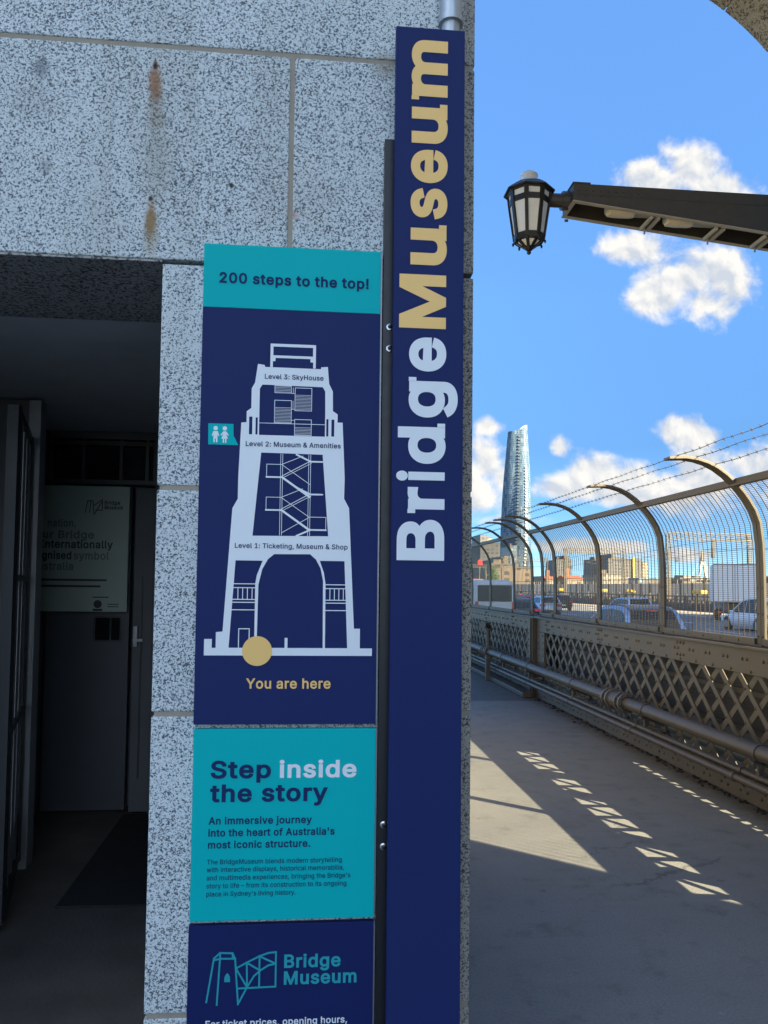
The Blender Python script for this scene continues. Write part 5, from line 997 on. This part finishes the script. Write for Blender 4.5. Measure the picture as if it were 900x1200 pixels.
ao = arm.build('arm', 'black_steel', lamp, bevel=.003)
ar = MB()
for i in range(9): ar.rivet((X0+.05*k+i*.07*k, LY-yw-.012, zT-.06*k), .011*k, 'y'); ar.rivet((X0+.05*k+i*.07*k, LY-yw-.012, zL+.03*k+(zT-zL)*.15), .009*k, 'y')
ar.build('rivets', 'black_steel', ao)
se = MB(); se.prism([(X0+.02, LY-yw-.016, zT-.10*k), (X1, LY-yw-.016, zT-.115*k), (X1, LY-yw-.016, zT-.10*k), (X0+.02, LY-yw-.016, zT-.085*k)], (0, .0035, 0)); se.prism([(X0+.55*k, LY-yw-.017, zbot0(X0+.55*k)), (X0+.57*k, LY-yw-.017, zbot0(X0+.57*k)), (X0+.57*k, LY-yw-.017, zT-.12*k), (X0+.55*k, LY-yw-.017, zT-.12*k)], (0, .0045, 0)); se.build('web_seam', 'black_steel', ao)
fl = MB()
for s in (-1, 1):
    y = LY+s*yw; d = .022*k
    fl.prism([(X0-.012, y-d, zL-.012), (X1, y-d, zR-.012), (X1, y-d, zR-.001), (X0-.012, y-d, zL-.001)], (0, 2*d, 0))
fl.box(X0-.016, X0+.03*k, LY-yw+.023*k, LY+yw-.023*k, zL-.013, zL-.002)
fl.build('bottom_flange', 'flange_paint', ao)
def zbot(x): return zL+(zR-zL)*(x-X0)/(X1-X0)
tx = [at(px, 262, LY).x for px in (762, 837, 893)]
for x in tx+[tx[-1]+.65, tx[-1]+1.3]:
    mb = MB()
    for o in (-.04, .03): mb.bar((x+o*k, LY-yw+.024*k, zbot(x)-.02), (x+o*k, LY+yw-.024*k, zbot(x)-.02), .022*k, .05)
    mb.bar((x-.005*k, LY+yw-.03*k, zbot(x)-.09), (x-.005*k, LY+yw-.03*k, zbot(x)+.04), .02, .02)
    mb.build('cross_tie', 'flange_paint', ao)
for a in (708, 776):
    x = at(a, 255, LY).x; z = zbot(x)+.03
    fo = MB(); fo.loft([[Vector((x+u*k, LY-.02*k+wd*math.cos(t*math.pi/5)*k, z+.03+.05*math.sin(t*math.pi/5)*k)) for t in range(10)] for u, wd in ((.0, .02), (.03, .065), (.14, .085), (.30, .085), (.36, .055), (.52, .05))])
    fh = fo.build('floodlight', 'lamp_head', lamp, smooth=True)
    le = MB(); le.loft([[Vector((x+u*k, LY-.02*k+wd*math.cos(t*math.pi/6)*k, z-.018-.03*math.sin(t*math.pi/6)*k)) for t in range(12)] for u, wd in ((.01, .01), (.035, .058), (.12, .076), (.25, .074), (.275, .05))])
    le.build('lens', 'lamp_lens', fh, smooth=True)
    MB().box(x+.30*k, x+.50*k, LY-.06*k, LY+.02*k, z-.035, z-.01).build('gear_tray', 'lamp_head', fh)
    MB().box(x+.50*k, x+.62*k, LY-.03*k, LY+.0*k, z-.01, z+.02).build('bracket', 'black_steel', fh)
mb = MB(); mb.tube([(LX+.1*k, LY, lz(5.185)), (X0+.005, LY, lz(5.185))], .062*k, 12); mb.tube([(X0-.06*k, LY, lz(5.185)), (X0-.0, LY, lz(5.185))], .085*k, 12)
mb.tube([(X0-.03*k, LY, lz(5.0)), (X0-.0, LY, lz(5.0))], .012*k, 8)
mb.build('neck', 'black_steel', lamp)
mb = MB(); mb.lathe([(.16, ROADZ), (.16, .4), (.11, .6), (.08, zT+.4)], (7.52, LY, 0), 12); mb.build('mast', 'black_steel', lamp, smooth=True)

# ------------------------------------------------------------------ vehicles on the road (driving away from the viewer)
def car(label, x, y, body, kind='sedan', L=4.5, Wd=1.82, Hh=1.46, roof=None, group='cars on the bridge road'):
    t = thing('car', label, 'car', (x, y, ROADZ+.004), group)
    bz = t.location.z; hw = Wd/2
    # s runs from the tail (0) to the nose (1); y grows away from the viewer
    st = [(0, .34, .62, .80), (.015, .28, .72, .90), (.06, .24, .90, .97), (.16, .22, .94, 1), (.45, .20, .93, 1), (.62, .20, .92, 1), (.72, .21, .90, 1), (.90, .24, .78, .97), (.97, .28, .68, .90), (1, .36, .58, .78)]
    if kind == 'hatch': st[2] = (.04, .24, .96, .97)
    mb = MB(); rings = []
    for s, zl, zh, wf in st:
        w_ = hw*wf; yy = y+s*L
        rings.append([Vector((x+a*w_, yy, bz+zl+(zh-zl)*b)) for a, b in ((-.86, 0), (-.97, .18), (-1, .5), (-.97, .82), (-.86, 1), (.86, 1), (.97, .82), (1, .5), (.97, .18), (.86, 0))])
    mb.loft(rings)
    # cabin: a side profile with a curved roof, narrowing towards the top
    if kind == 'hatch': P = [(.02, .93), (.06, .80*Hh), (.10, .93*Hh), (.16, .985*Hh), (.28, Hh), (.40, .99*Hh), (.50, .95*Hh), (.76, .88)]
    elif kind == 'suv': P = [(.02, .95), (.045, .80*Hh), (.08, .95*Hh), (.14, .99*Hh), (.28, Hh), (.44, .985*Hh), (.55, .94*Hh), (.77, .90)]
    else: P = [(.08, .92), (.17, .84*Hh), (.23, .95*Hh), (.30, .99*Hh), (.38, Hh), (.46, .98*Hh), (.53, .93*Hh), (.75, .88)]
    bw, tw = hw*.90, hw*.70
    hwz = lambda z: bw+(tw-bw)*max(0, (z-.9)/(Hh-.9))
    pt = lambda s, z, e, out=0: Vector((x+e*(hwz(z)+out), y+s*L, bz+z))
    base = [(P[0][0], .86)]+P+[(P[-1][0], .84)]
    mb.loft([[pt(s, z, -1) for s, z in base], [pt(s, z, -.86) + Vector((0, 0, .012)) for s, z in base], [pt(s, z, .86)+Vector((0, 0, .012)) for s, z in base], [pt(s, z, 1) for s, z in base]])
    mb.build('body', body, t, smooth=True)
    def prz(s):
        for (a, za), (b, zb_) in zip(P, P[1:]):
            if s <= b: return za+(zb_-za)*(s-a)/(b-a)
        return P[-1][1]
    if roof:
        r = MB(); ss = [P[2][0], P[3][0], P[4][0], P[5][0], P[6][0]]
        r.loft([[pt(s, prz(s), -.84)+Vector((0, 0, .018)), pt(s, prz(s), .84)+Vector((0, 0, .018)), pt(s, prz(s), .84)+Vector((0, 0, .034)), pt(s, prz(s), -.84)+Vector((0, 0, .034))] for s in ss])
        r.build('roof', roof, t, smooth=True)
    def strip(name, i0, i1, u0, u1, w_):
        (s0, z0), (s1, z1) = P[i0], P[i1]
        a, b = (s0+(s1-s0)*u0, z0+(z1-z0)*u0), (s0+(s1-s0)*u1, z0+(z1-z0)*u1)
        d = Vector((0, (s1-s0)*L, z1-z0)).normalized(); n = Vector((0, -d.z, d.y))
        q = [pt(a[0], a[1], -w_), pt(a[0], a[1], w_), pt(b[0], b[1], w_), pt(b[0], b[1], -w_)]
        m_ = MB(); m_.prism([v+n*.014 for v in q], n*.012); return m_.build(name, 'car_glass', t)
    ri = 2 if kind != 'sedan' else 1
    m_ = MB()
    gl = [(P[0][0]+.004, P[0][1]+.03)]+P[1:ri+1]
    rr = [[pt(s, z, -.82)+Vector((0, -.022, .014)), pt(s, z, .82)+Vector((0, -.022, .014)), pt(s, z, .82)+Vector((0, -.008, .008)), pt(s, z, -.82)+Vector((0, -.008, .008))] for s, z in gl]
    m_.loft(rr); m_.build('rear_window', 'car_glass', t)
    strip('windscreen', 6, 7, .06, .86, .82)
    for e in (-1, 1):
        for s0, s1 in ((P[1][0]+.025, .27), (.285, .46), (.475, P[-1][0]-.055)):
            N = 6; top = [(s0+(s1-s0)*i/N, max(.99, prz(s0+(s1-s0)*i/N)-.085)) for i in range(N+1)]
            poly = [(s0, .96), (s1, .96)]+top[::-1]
            m_ = MB(); m_.prism([pt(s, z, e, .003) for s, z in poly], (e*.010, 0, 0)); m_.build('side_window', 'car_glass', t)
    for s in (.19, .81):
        for e in (-1, 1):
            xx = x+e*(hw-.09)
            wh = MB().tube([(xx-.10, y+s*L, bz+.325), (xx+.10, y+s*L, bz+.325)], .325, 20).build('wheel', 'tyre', t, smooth=True)
            MB().tube([(xx-.104, y+s*L, bz+.325), (xx+.104, y+s*L, bz+.325)], .21, 14).build('rim', 'rim', wh)
            MB().tube([(xx-.09, y+s*L, bz+.345), (xx+.088, y+s*L, bz+.345)], .375, 20).build('wheel_arch', 'trim_black', wh)
    for e in (-1, 1):
        MB().box(x+e*hw*.72-.17, x+e*hw*.72+.17, y-.012, y+.04*L, bz+.74, bz+.90).build('tail_light', 'tail_red', t, bevel=.01)
        MB().box(x+e*hw*.70-.17, x+e*hw*.70+.17, y+.93*L, y+.985*L, bz+.60, bz+.72).build('headlight', 'milk_glass', t, bevel=.01)
        MB().box(x+e*(hw+.08)-.09, x+e*(hw+.08)+.09, y+.64*L, y+.68*L, bz+.92, bz+1.05).build('mirror', body, t, bevel=.02)
    MB().box(x-.14, x+.14, y+P[2][0]*L-.05, y+P[2][0]*L+.02, bz+.93*Hh-.005, bz+.93*Hh+.03).build('brake_light', 'tail_red', t)
    MB().box(x-.19, x+.19, y-.022, y-.008, bz+.46, bz+.58).build('number_plate', 'plate', t)
    MB().box(x-hw*.8, x+hw*.8, y-.03, y+.05, bz+.30, bz+.42).build('bumper', 'trim_black', t, bevel=.01)
    return t
def ground_x(px, Y): return at(px, 700, Y).x
car('pale blue hatchback with a dark roof, close behind the fence', ground_x(772, 18.6), 18.6, 'car_blue', 'hatch', 4.4, 1.84, 1.66, 'car_dark')
car('silver-blue car on the road beyond the pale blue hatchback', ground_x(752, 46), 46, 'car_silver', 'suv', 4.6, 1.84, 1.55)
car('white car in front of the box truck, by the right edge', ground_x(921, 36.5), 36.5, 'car_white', 'suv', 4.7, 1.9, 1.72)
car('dark car with red tail lights to the right of the white van', ground_x(617, 44), 44, 'car_dark', 'sedan')
car('silver car with red tail lights, between the doubled posts', ground_x(646, 58), 58, 'car_silver', 'hatch')
car('dark red car far along the road between fence posts', ground_x(628, 66), 66, 'car_red', 'sedan')
car('dark car in the far lane, left of the gantry', ground_x(661, 72), 72, 'car_dark', 'hatch')
car('small dark car far ahead of the white van', ground_x(611, 82), 82, 'car_dark', 'suv')

vx, vy = ground_x(580, 38), 38
van = thing('van', 'white van with dark windows behind the far fence, by the tower corner', 'van', (vx, vy, ROADZ+.004))
bz = van.location.z
mb = MB(); rings = []
for yy, zh, wf in ((0, 2.28, .93), (.12, 2.40, .98), (1.0, 2.46, 1), (3.6, 2.46, 1), (4.3, 1.55, .97), (5.0, 1.2, .92), (5.15, .9, .85)):
    rings.append([Vector((vx+a*1.02*wf, vy+yy, bz+(.32+(zh-.32)*b))) for a, b in ((-.95, 0), (-1, .1), (-1, .45), (-.93, .92), (-.80, 1), (.80, 1), (.93, .92), (1, .45), (1, .1), (.95, 0))])
mb.loft(rings); mb.build('body', 'car_white', van, smooth=True, bevel=.02)
MB().box(vx-.86, vx+.84, vy-.012, vy+.03, bz+1.40, bz+2.20).build('rear_window', 'car_glass', van, bevel=.02)
for y0, y1 in ((.45, 1.5), (1.62, 2.6), (2.72, 3.6)):
    mb = MB(); mb.prism([(vx-1.022, vy+y0, bz+1.3), (vx-1.022, vy+y1, bz+1.3), (vx-.985, vy+y1, bz+2.05), (vx-.985, vy+y0, bz+2.05)], (-.012, 0, 0)); mb.build('side_window', 'car_glass', van)
MB().box(vx-.6, vx+.55, vy-.03, vy+.03, bz+.88, bz+1.0).build('handle_strip', 'trim_black', van)
MB().box(vx-.98, vx+.98, vy-.08, vy+.1, bz+.36, bz+.56).build('bumper', 'trim_black', van, bevel=.02)
for e in (-1, 1): MB().box(vx+e*.90-.07, vx+e*.90+.07, vy-.02, vy+.03, bz+1.0, bz+1.4).build('tail_light', 'tail_red', van)
for yy in (.95, 4.25):
    for e in (-1, 1):
        wh = MB().tube([(vx+e*.9-.11, vy+yy, bz+.34), (vx+e*.9+.11, vy+yy, bz+.34)], .34, 18).build('wheel', 'tyre', van, smooth=True)
        MB().tube([(vx+e*.9-.115, vy+yy, bz+.34), (vx+e*.9+.115, vy+yy, bz+.34)], .2, 12).build('rim', 'rim', wh)
mb = MB(); mb.box(vx+1.05, vx+1.25, vy+3.5, vy+3.6, bz+1.2, bz+1.6); mb.bar((vx+.95, vy+3.55, bz+1.3), (vx+1.1, vy+3.55, bz+1.35), .04, .04); mb.build('mirror', 'trim_black', van)

TY = 50; tl = ground_x(838.5, TY); trr = ground_x(884.5, TY); tx0, tx1 = tl, trr
truck = thing('box_truck', 'box truck with a tall white cargo body, behind the white car', 'truck', ((tx0+tx1)/2, TY, ROADZ+.004))
zlo, zhi = .78, 3.32; cxx = (tx0+tx1)/2
MB().box(tx0, tx1, TY, TY+6.2, zlo, zhi).build('cargo_box', 'truck_white', truck, bevel=.03)
mb = MB(); mb.box(tx0-.012, tx0+.06, TY-.02, TY-.003, zlo, zhi); mb.box(tx1-.06, tx1+.012, TY-.02, TY-.003, zlo, zhi); mb.box(tx0+.065, tx1-.065, TY-.02, TY-.003, zhi-.07, zhi+.01); mb.box(tx0+.065, tx1-.065, TY-.02, TY-.003, zlo-.01, zlo+.07)
mb.build('door_frame', 'sign_edge', truck)
MB().box(cxx-.02, cxx+.02, TY-.018, TY-.003, zlo+.08, zhi-.08).build('door_seam', 'sign_edge', truck)
MB().box(cxx-.45, cxx+.45, TY+.1, TY+8.2, .15, .70).build('chassis', 'trim_black', truck)
cabm = MB(); cabm.loft([[Vector((cxx+a*1.05, TY+6.5+yy, z)) for a, z in ((-1, .1), (-1, 1.3), (-.9, zt), (.9, zt), (1, 1.3), (1, .1))] for yy, zt in ((0, 2.2), (1.2, 2.2), (1.9, 1.35))])
cabm.build('cab', 'car_white', truck, bevel=.03)
MB().box(tx0+.1, tx1-.1, TY-.05, TY+.1, .05, .2).build('bumper', 'trim_black', truck)
for e in (-1, 1):
    MB().box(cxx+e*.95-.12, cxx+e*.95+.12, TY-.06, TY-.052, .06, .19).build('tail_light', 'tail_red', truck)
    for yy in (1.5, 7.6):
        wh = MB().tube([(cxx+e*.95-.16, TY+yy, ROADZ+.42), (cxx+e*.95+.16, TY+yy, ROADZ+.42)], .42, 18).build('wheel', 'tyre', truck, smooth=True)
        MB().tube([(cxx+e*.95-.165, TY+yy, ROADZ+.42), (cxx+e*.95+.165, TY+yy, ROADZ+.42)], .25, 12).build('rim', 'rim', wh)

truck.rotation_euler.z = R(-26)          # pulling across towards the outer lane

# ------------------------------------------------------------------ rail tracks beyond the road: barrier, gantries, far wall
ba = thing('track_barrier', 'long dark barrier fence between the road and the rail tracks', 'barrier', (38, 100, ROADZ))
mb = MB(); mb.box(37.9, 38.05, 20, 400, ROADZ, .25); mb.build('base', 'barrier_dark', ba)
mb = MB(); mb.box(37.93, 38.02, 20, 400, .86, .95); mb.box(37.93, 38.02, 20, 400, .5, .56)
for y in [20+1.1*i for i in range(250)]: mb.box(37.92, 38.03, y, y+.55, .251, .49 if int(y*7) % 3 else .85)
for y in [20+2.2*i for i in range(150)]: mb.box(37.90, 38.06, y, y+.22, .25, 1.15)
mb.build('rails', 'barrier_dark', ba)
mb = MB()
for y in [22+6*i for i in range(40)]: mb.box(37.80, 37.88, y, y+.5, -.1, .55)
mb.build('cabinets', 'gantry_steel', ba)
for px, Y in ((660, 118), (832, 74), (826, 74.6), (820, 75.2), (744, 92), (749, 91), (711, 100)):
    o = MB().box(37.6, 38.3, Y-.35, Y+.35, 1.151, 1.55); x_ = ground_x(px, Y)
    tag(o.build('beacon', 'yellow', bevel=.1, loc=(38, Y, 1.15)), 'small yellow beacon box on the dark track barrier', 'beacon', 'yellow boxes on the track barrier')
fw = thing('far_wall', 'long tan wall with railings along the far side of the tracks', 'wall', (46, 150, ROADZ))
MB().box(46, 46.4, 20, 420, ROADZ, 2.35).build('wall', 'wall_tan', fw)
mb = MB()
for y in [20+3*i for i in range(133)]: mb.box(45.93, 45.995, y, y+.35, ROADZ, 2.4)
mb.build('buttresses', 'gantry_steel', fw)
mb = MB(); mb.box(46.15, 46.25, 20, 420, 2.88, 2.95)
for y in [20+1.5*i for i in range(266)]: mb.box(46.16, 46.24, y, y+.10, 2.351, 2.87)
mb.build('railing', 'gantry_steel', fw)
def gantry(label, Y):
    gx0, gx1 = 38.7, 48.0; zt = 7.75
    t = thing('rail_gantry', label, 'gantry', (gx0, Y, ROADZ), 'lattice gantries over the rail tracks')
    for x in (gx0, gx1):
        mb = MB()
        for dx in (-.17, .17):
            for dy in (-.17, .17): mb.bar((x+dx, Y+dy, ROADZ), (x+dx, Y+dy, zt), .07, .07)
        z = ROADZ
        while z < zt-.5:
            mb.bar((x-.17, Y-.2, z), (x+.17, Y-.2, z+.5), .035, .03); mb.bar((x-.2, Y-.17, z+.5), (x-.2, Y+.17, z), .035, .03); z += .5
        mb.build('mast', 'gantry_steel', t)
    mb = MB()
    for z in (zt, zt-.72):
        for dy in (-.2, .2): mb.bar((gx0-.2, Y+dy, z), (gx1+.2, Y+dy, z), .09, .09)
    n = 13
    for i in range(n):
        a = gx0+(gx1-gx0)*i/n; b = gx0+(gx1-gx0)*(i+1)/n
        mb.bar((a, Y-.2, zt-.70), (b, Y-.2, zt-.02), .05, .06); mb.bar((a, Y+.2, zt-.02), (b, Y+.2, zt-.70), .05, .06); mb.bar((a, Y-.24, zt-.70), (a, Y-.24, zt), .05, .05)
    mb.build('truss', 'gantry_steel', t)
    mb = MB(); mb.bar((gx0+.3, Y, zt-1.5), (gx0+1.0, Y, zt-.72), .06, .06); mb.bar((gx1-.3, Y, zt-1.5), (gx1-1.0, Y, zt-.72), .06, .06)
    mb.build('brace', 'gantry_steel', t)
    mx = gx0+(gx1-gx0)*.55
    MB().box(mx-.14, mx+.14, Y-.14, Y+.14, zt-2.7, zt-.77).build('dropper', 'bridge_dark', t)
    mb = MB(); mb.bar((mx, Y, zt-2.4), (mx-1.8, Y, zt-2.2), .05, .05); mb.bar((mx, Y, zt-1.6), (mx-1.8, Y, zt-2.2), .04, .04); mb.box(gx0+.8, gx0+1.05, Y-.1, Y+.1, zt-3.2, zt-2.75)
    mb.build('insulators', 'bridge_dark', t)
    return t
ga = gantry('nearest rail gantry, framing the box truck and far bridge pylon', 83)
for Y, lab in ((118, 'second rail gantry, between the middle fence posts'), (158, 'third rail gantry, small, left of the middle fence post'), (215, 'fourth rail gantry, tiny, above the white van')):
    c = copy_tree(ga); c.location.y = Y; c['label'] = lab
for z, x, lab in ((5.6, 41.2, 'lower thin overhead wire above the nearer rail track'), (5.6, 44.8, 'lower thin overhead wire above the farther rail track'), (6.6, 43.0, 'upper thin overhead wire above the rail tracks')):
    pts = [(x, 20+i*4.4, z+.25*math.cos((20+i*4.4-83)/37.*2*math.pi)) for i in range(50)]
    tag(MB().tube(pts, .018, 4).build('overhead_wire', 'bridge_dark', loc=(x, 20, z)), lab, 'wire', 'overhead rail wires')
sg = at(562.5, 659.5, 100)
sp = thing('lane_signal', 'small red lane signal on a pole beside the tower corner', 'signal', (sg.x, 100, ROADZ))
MB().box(sg.x-.30, sg.x+.30, 100, 100.2, sg.z-.32, sg.z+.32).build('face', 'red', sp, bevel=.03)
strokes_x = MB(); strokes_x.bar((sg.x-.22, 99.98, sg.z-.22), (sg.x+.22, 99.98, sg.z+.22), .03, .1, up=(-1, 0, 1)); strokes_x.build('mark', 'tail_red', sp)
mb = MB(); mb.tube([(sg.x, 100.3, ROADZ), (sg.x, 100.3, sg.z+.5)], .09, 8); mb.bar((sg.x, 100.3, sg.z), (sg.x, 100.21, sg.z), .1, .1); mb.build('pole', 'gantry_steel', sp)
ox = ground_x(557, 95)
tr_ = thing('truck', 'orange truck far along the road, above the white van at the tower corner', 'truck', (ox, 95, ROADZ))
MB().box(ox-1.2, ox+1.0, 95, 99, .6, 2.6).build('cargo_box', 'roof_red', tr_, bevel=.05)
MB().box(ox-1.1, ox+.9, 99.2, 101, .2, 2.2).build('cab', 'car_white', tr_, bevel=.2)
mb = MB()
for e in (-1, .8):
    for yy in (96, 100): mb.tube([(ox+e-.15, yy, ROADZ+.4), (ox+e+.15, yy, ROADZ+.4)], .42, 12)
mb.build('wheels', 'tyre', tr_)

# ------------------------------------------------------------------ the tall glass tower
TWY = 1300
tb = at(606, 690, TWY); cx = tb.x
tw = thing('skyscraper', 'tall twisting blue glass skyscraper standing alone against the clouds', 'skyscraper', (cx, TWY, -52))
ppm = TWY/F
hts = [(-52, 39.5), (90, 37.6), (150, 34.5), (200, 30.2), (240, 25.8), (262, 23.4), (270, 22.6)]
def half(z):
    for (a, wa), (b, wb) in zip(hts, hts[1:]):
        if z <= b: return (wa+(wb-wa)*(z-a)/(b-a))*ppm/2
    return hts[-1][1]*ppm/2
def tring(z, n=48, ex=0.):
    tw_ = R(20)+R(60)*(z+52)/322; h = half(z)
    pts = []
    for i in range(n):
        a = i*2*math.pi/n
        r = h*(1.0+.10*math.cos(3*(a-tw_)))*.97+ex
        pts.append(Vector((cx+r*math.cos(a), TWY+r*math.sin(a), z)))
    return pts
mb = MB(); zs = [-52+i*7.8 for i in range(41)]
rings = [tring(z) for z in zs]
top = tring(262); 
for p in top:                                                     # sail-like crown, higher to the right
    u = (p.x-cx)/half(262)
    p.z = 262 + (9 if u > .05 else 1)*max(0, min(1, (u+.05)*1.6)) if u > -.1 else 263
rings.append(top); mb.loft(rings)
to = mb.build('glass_shell', 'tower_glass', tw)
sail = MB()
arc = [Vector((cx+half(262)*(-.02+.98*i/8), TWY-half(262)*.55*(1-(i/8)**2*.6), 262)) for i in range(9)]
sail.loft([[p, p+Vector((0, 3, 0)), p+Vector((0, 3, 4+9.5*math.sin(i/8*math.pi/2))), p+Vector((0, 0, 4+9.5*math.sin(i/8*math.pi/2)))] for i, p in enumerate(arc)])
sail.build('crown_fin', 'facade_blue', tw)
for a0, nm in ((R(248), 'balcony_column'), (R(278), 'balcony_column')):
    mb = MB(); z = 0 if a0 != R(278) else -10
    ztop = 258 if a0 != R(278) else 205
    while z < ztop:
        tw_ = R(20)*(z/270); a = a0+tw_*.9
        ttw = R(20)+R(60)*(z+52)/322; h = half(z)
        r = h*(1.0+.10*math.cos(3*(a-ttw)))*.97
        c = Vector((cx+r*math.cos(a), TWY+r*math.sin(a), z)); tn = Vector((-math.sin(a), math.cos(a), 0)); nn = Vector((math.cos(a), math.sin(a), 0))
        mb.bar(c-tn*1.9+nn*.6, c+tn*1.9+nn*.6, 2.0, 2.6); z += 5.4
    mb.build(nm, 'balcony' if a0 != R(278) else 'tower_white', tw)

# ------------------------------------------------------------------ the city beyond the tracks
def bld(label, px0, px1, ptop, Y, mat, roof=True, depth=40, group=None, name='building', steps=()):
    a, b = at(px0, ptop, Y), at(px1, ptop, Y); ht = a.z
    t = thing(name, label, 'building', ((a.x+b.x)/2, Y, -52), group)
    mb = MB(); mb.box(a.x, b.x, Y, Y+depth, -52, ht)
    for u0, u1, dz in steps: mb.box(a.x+(b.x-a.x)*u0, a.x+(b.x-a.x)*u1, Y+.5, Y+depth-2, ht+.01, ht+dz)
    mb.build('wall', mat, t)
    if roof:
        mb = MB(); wd = b.x-a.x
        mb.box(a.x+wd*.2, a.x+wd*.45, Y+depth*.2, Y+depth*.6, ht+.02, ht+3.2); mb.box(a.x-.3, b.x+.3, Y-.3, Y+.2, ht+.02, ht+.9)
        mb.build('roof_plant', 'roof_dark', t)
    return t
bld('grey apartment tower block behind the far fence, below the skyscraper', 563, 586, 637, 700, 'facade_grey', steps=[(.0, .35, 8)])
bld('narrow pale office block left of the skyscraper foot', 571, 577, 630, 760, 'facade_pale')
bld('tall slim glass block below the skyscraper, right of the apartment tower', 598, 606, 640, 820, 'facade_blue')
bld('brown stone building behind the white van', 576, 601, 662, 420, 'facade_brown', steps=[(.1, .5, 3), (.6, .8, 5)])
bld('brown brick building right of the skyscraper foot, low', 604, 622, 666, 460, 'facade_brown')
bld('dark grey office block with a yellow stripe, middle of the skyline', 713, 752, 655.5, 800, 'facade_grey', steps=[(.1, .22, 6)])
yb = at(742.5, 655, 799.5)
tag(MB().box(yb.x-1.2, yb.x+1.2, 798.6, 799.8, 0, yb.z+1.5).build('crane_mast', 'yellow', loc=(yb.x, 799, 0)), 'yellow mast strip standing against the dark grey office block', 'mast')
bld('pale tan block right of the dark grey office block', 753, 760, 659, 820, 'facade_cream')
bld('grey office block behind the second gantry, left', 652, 670, 656, 900, 'facade_grey', steps=[(.5, .9, 5)])
bld('slim grey block beside the middle fence post', 697, 708, 655, 950, 'facade_grey')
bld('pale cream warehouse in front of the dark office block', 706, 728, 673, 520, 'facade_pale')
def house(label, px0, px1, ptop, Y, roofm):
    a, b = at(px0, ptop+4, Y), at(px1, ptop+4, Y); z1 = at(px0, ptop, Y).z
    t = thing('red_roofed_building', label, 'building', ((a.x+b.x)/2, Y, -52), 'red roofed buildings below the skyline')
    MB().box(a.x, b.x, Y, Y+18, -52, a.z).build('wall', 'facade_cream', t)
    mb = MB(); mb.loft([[Vector((a.x-.6, Y-.6, a.z+.02)), Vector((a.x-.6, Y+18.6, a.z+.02)), Vector((a.x-.6, Y+9, z1))], [Vector((b.x+.6, Y-.6, a.z+.02)), Vector((b.x+.6, Y+18.6, a.z+.02)), Vector((b.x+.6, Y+9, z1))]])
    rf = mb.build('roof', roofm, t)
    MB().box(a.x+2, a.x+4, Y+8, Y+10, z1-.5, z1+4).build('chimney', roofm, rf)
house('red roofed building with a chimney, left of the second gantry mast', 664, 683, 674, 430, 'roof_red')
house('smaller red roofed building beside the slim fence post', 641, 651, 675, 500, 'roof_red')
# low city quarter: too many blocks to count
random.seed(11)
ct = {m_: MB() for m_ in ('facade_pale', 'facade_brown', 'facade_grey', 'facade_blue', 'roof_dark')}
def city(px, Y, wpx, top):
    a, b = at(px-wpx/2, top, Y), at(px+wpx/2, top, Y)
    ct[random.choice(list(ct))].box(a.x, b.x, Y, Y+random.uniform(15, 40), -52, a.z)
for i in range(330):
    px = random.uniform(545, 1050); Y = random.uniform(480, 2600)
    city(px, Y, random.uniform(4, 13), random.triangular(673, 688, 682) + (0 if px > 620 else 2))
for m_, mb in ct.items():
    o = mb.build('distant_city', m_, loc=(500, 1500, -52)); o['kind'] = 'stuff'
# the cable-stayed bridge pylon on the skyline
AY = 2400; ap = at(823, 645, AY); al, ar_ = at(819.6, 676, AY), at(827.2, 676, AY)
an = thing('bridge_pylon', 'pale pointed pylon of a cable bridge on the skyline, left of the truck', 'pylon', (ap.x, AY, -52))
mid = at(823, 657, AY)
for s, q in ((-1, al), (1, ar_)):
    mb = MB(); d = Vector((q.x-mid.x, 0, q.z-mid.z)); mb.bar((mid.x+s*1.4, AY, mid.z), Vector((mid.x+s*1.4, AY, mid.z))+d*2.4, 5.5, 5.0, up=(0, 1, 0)); mb.build('leg', 'tower_white', an)
mb = MB(); mb.loft([[Vector((ap.x-wd, AY-wd, z)), Vector((ap.x+wd, AY-wd, z)), Vector((ap.x+wd, AY+wd, z)), Vector((ap.x-wd, AY+wd, z))] for wd, z in ((4.6, mid.z-1), (3.6, (mid.z+ap.z)/2), (1.6, ap.z))]); mb.build('head', 'gantry_steel', an)
mb = MB()
for i in range(5):
    for s in (-1, 1): mb.bar((ap.x+s*1, AY+3, ap.z-3-i*4), (ap.x+s*(16+10*i), AY+6, 5), .5, .5)
mb.build('cables', 'tower_white', an)
# a tree by the far tower block
TRY = 260; tp = at(578, 672, TRY)
tree = thing('tree', 'small green tree behind the white van, left of the brown building', 'tree', (tp.x, TRY, -12))
MB().tube([(tp.x, TRY, -12), (tp.x+.2, TRY, 0), (tp.x, TRY, tp.z-1)], .3, 8, radii=[.4, .28, .1]).build('trunk', 'bark', tree)
mb = MB(); random.seed(5)
for i in range(1400):
    c = random.choice(((0, 0, 0), (.9, .4, -1.0), (-.9, -.3, -1.1), (.1, .2, 1.2), (-.3, .5, -2.2)))
    d = Vector((random.gauss(0, 1), random.gauss(0, 1), random.gauss(0, 1))); d = d.normalized()*random.random()**.4*1.5
    p = Vector((tp.x, TRY, tp.z))+Vector(c)*1.2+d
    u = Vector((random.gauss(0, 1), random.gauss(0, 1), random.gauss(0, 1))).normalized(); v_ = u.orthogonal().normalized()
    mb.add([p-u*.22, p+v_*.14, p+u*.22, p-v_*.14], [(0,1,2,3)])
mb.build('crown', 'leaf', tree)
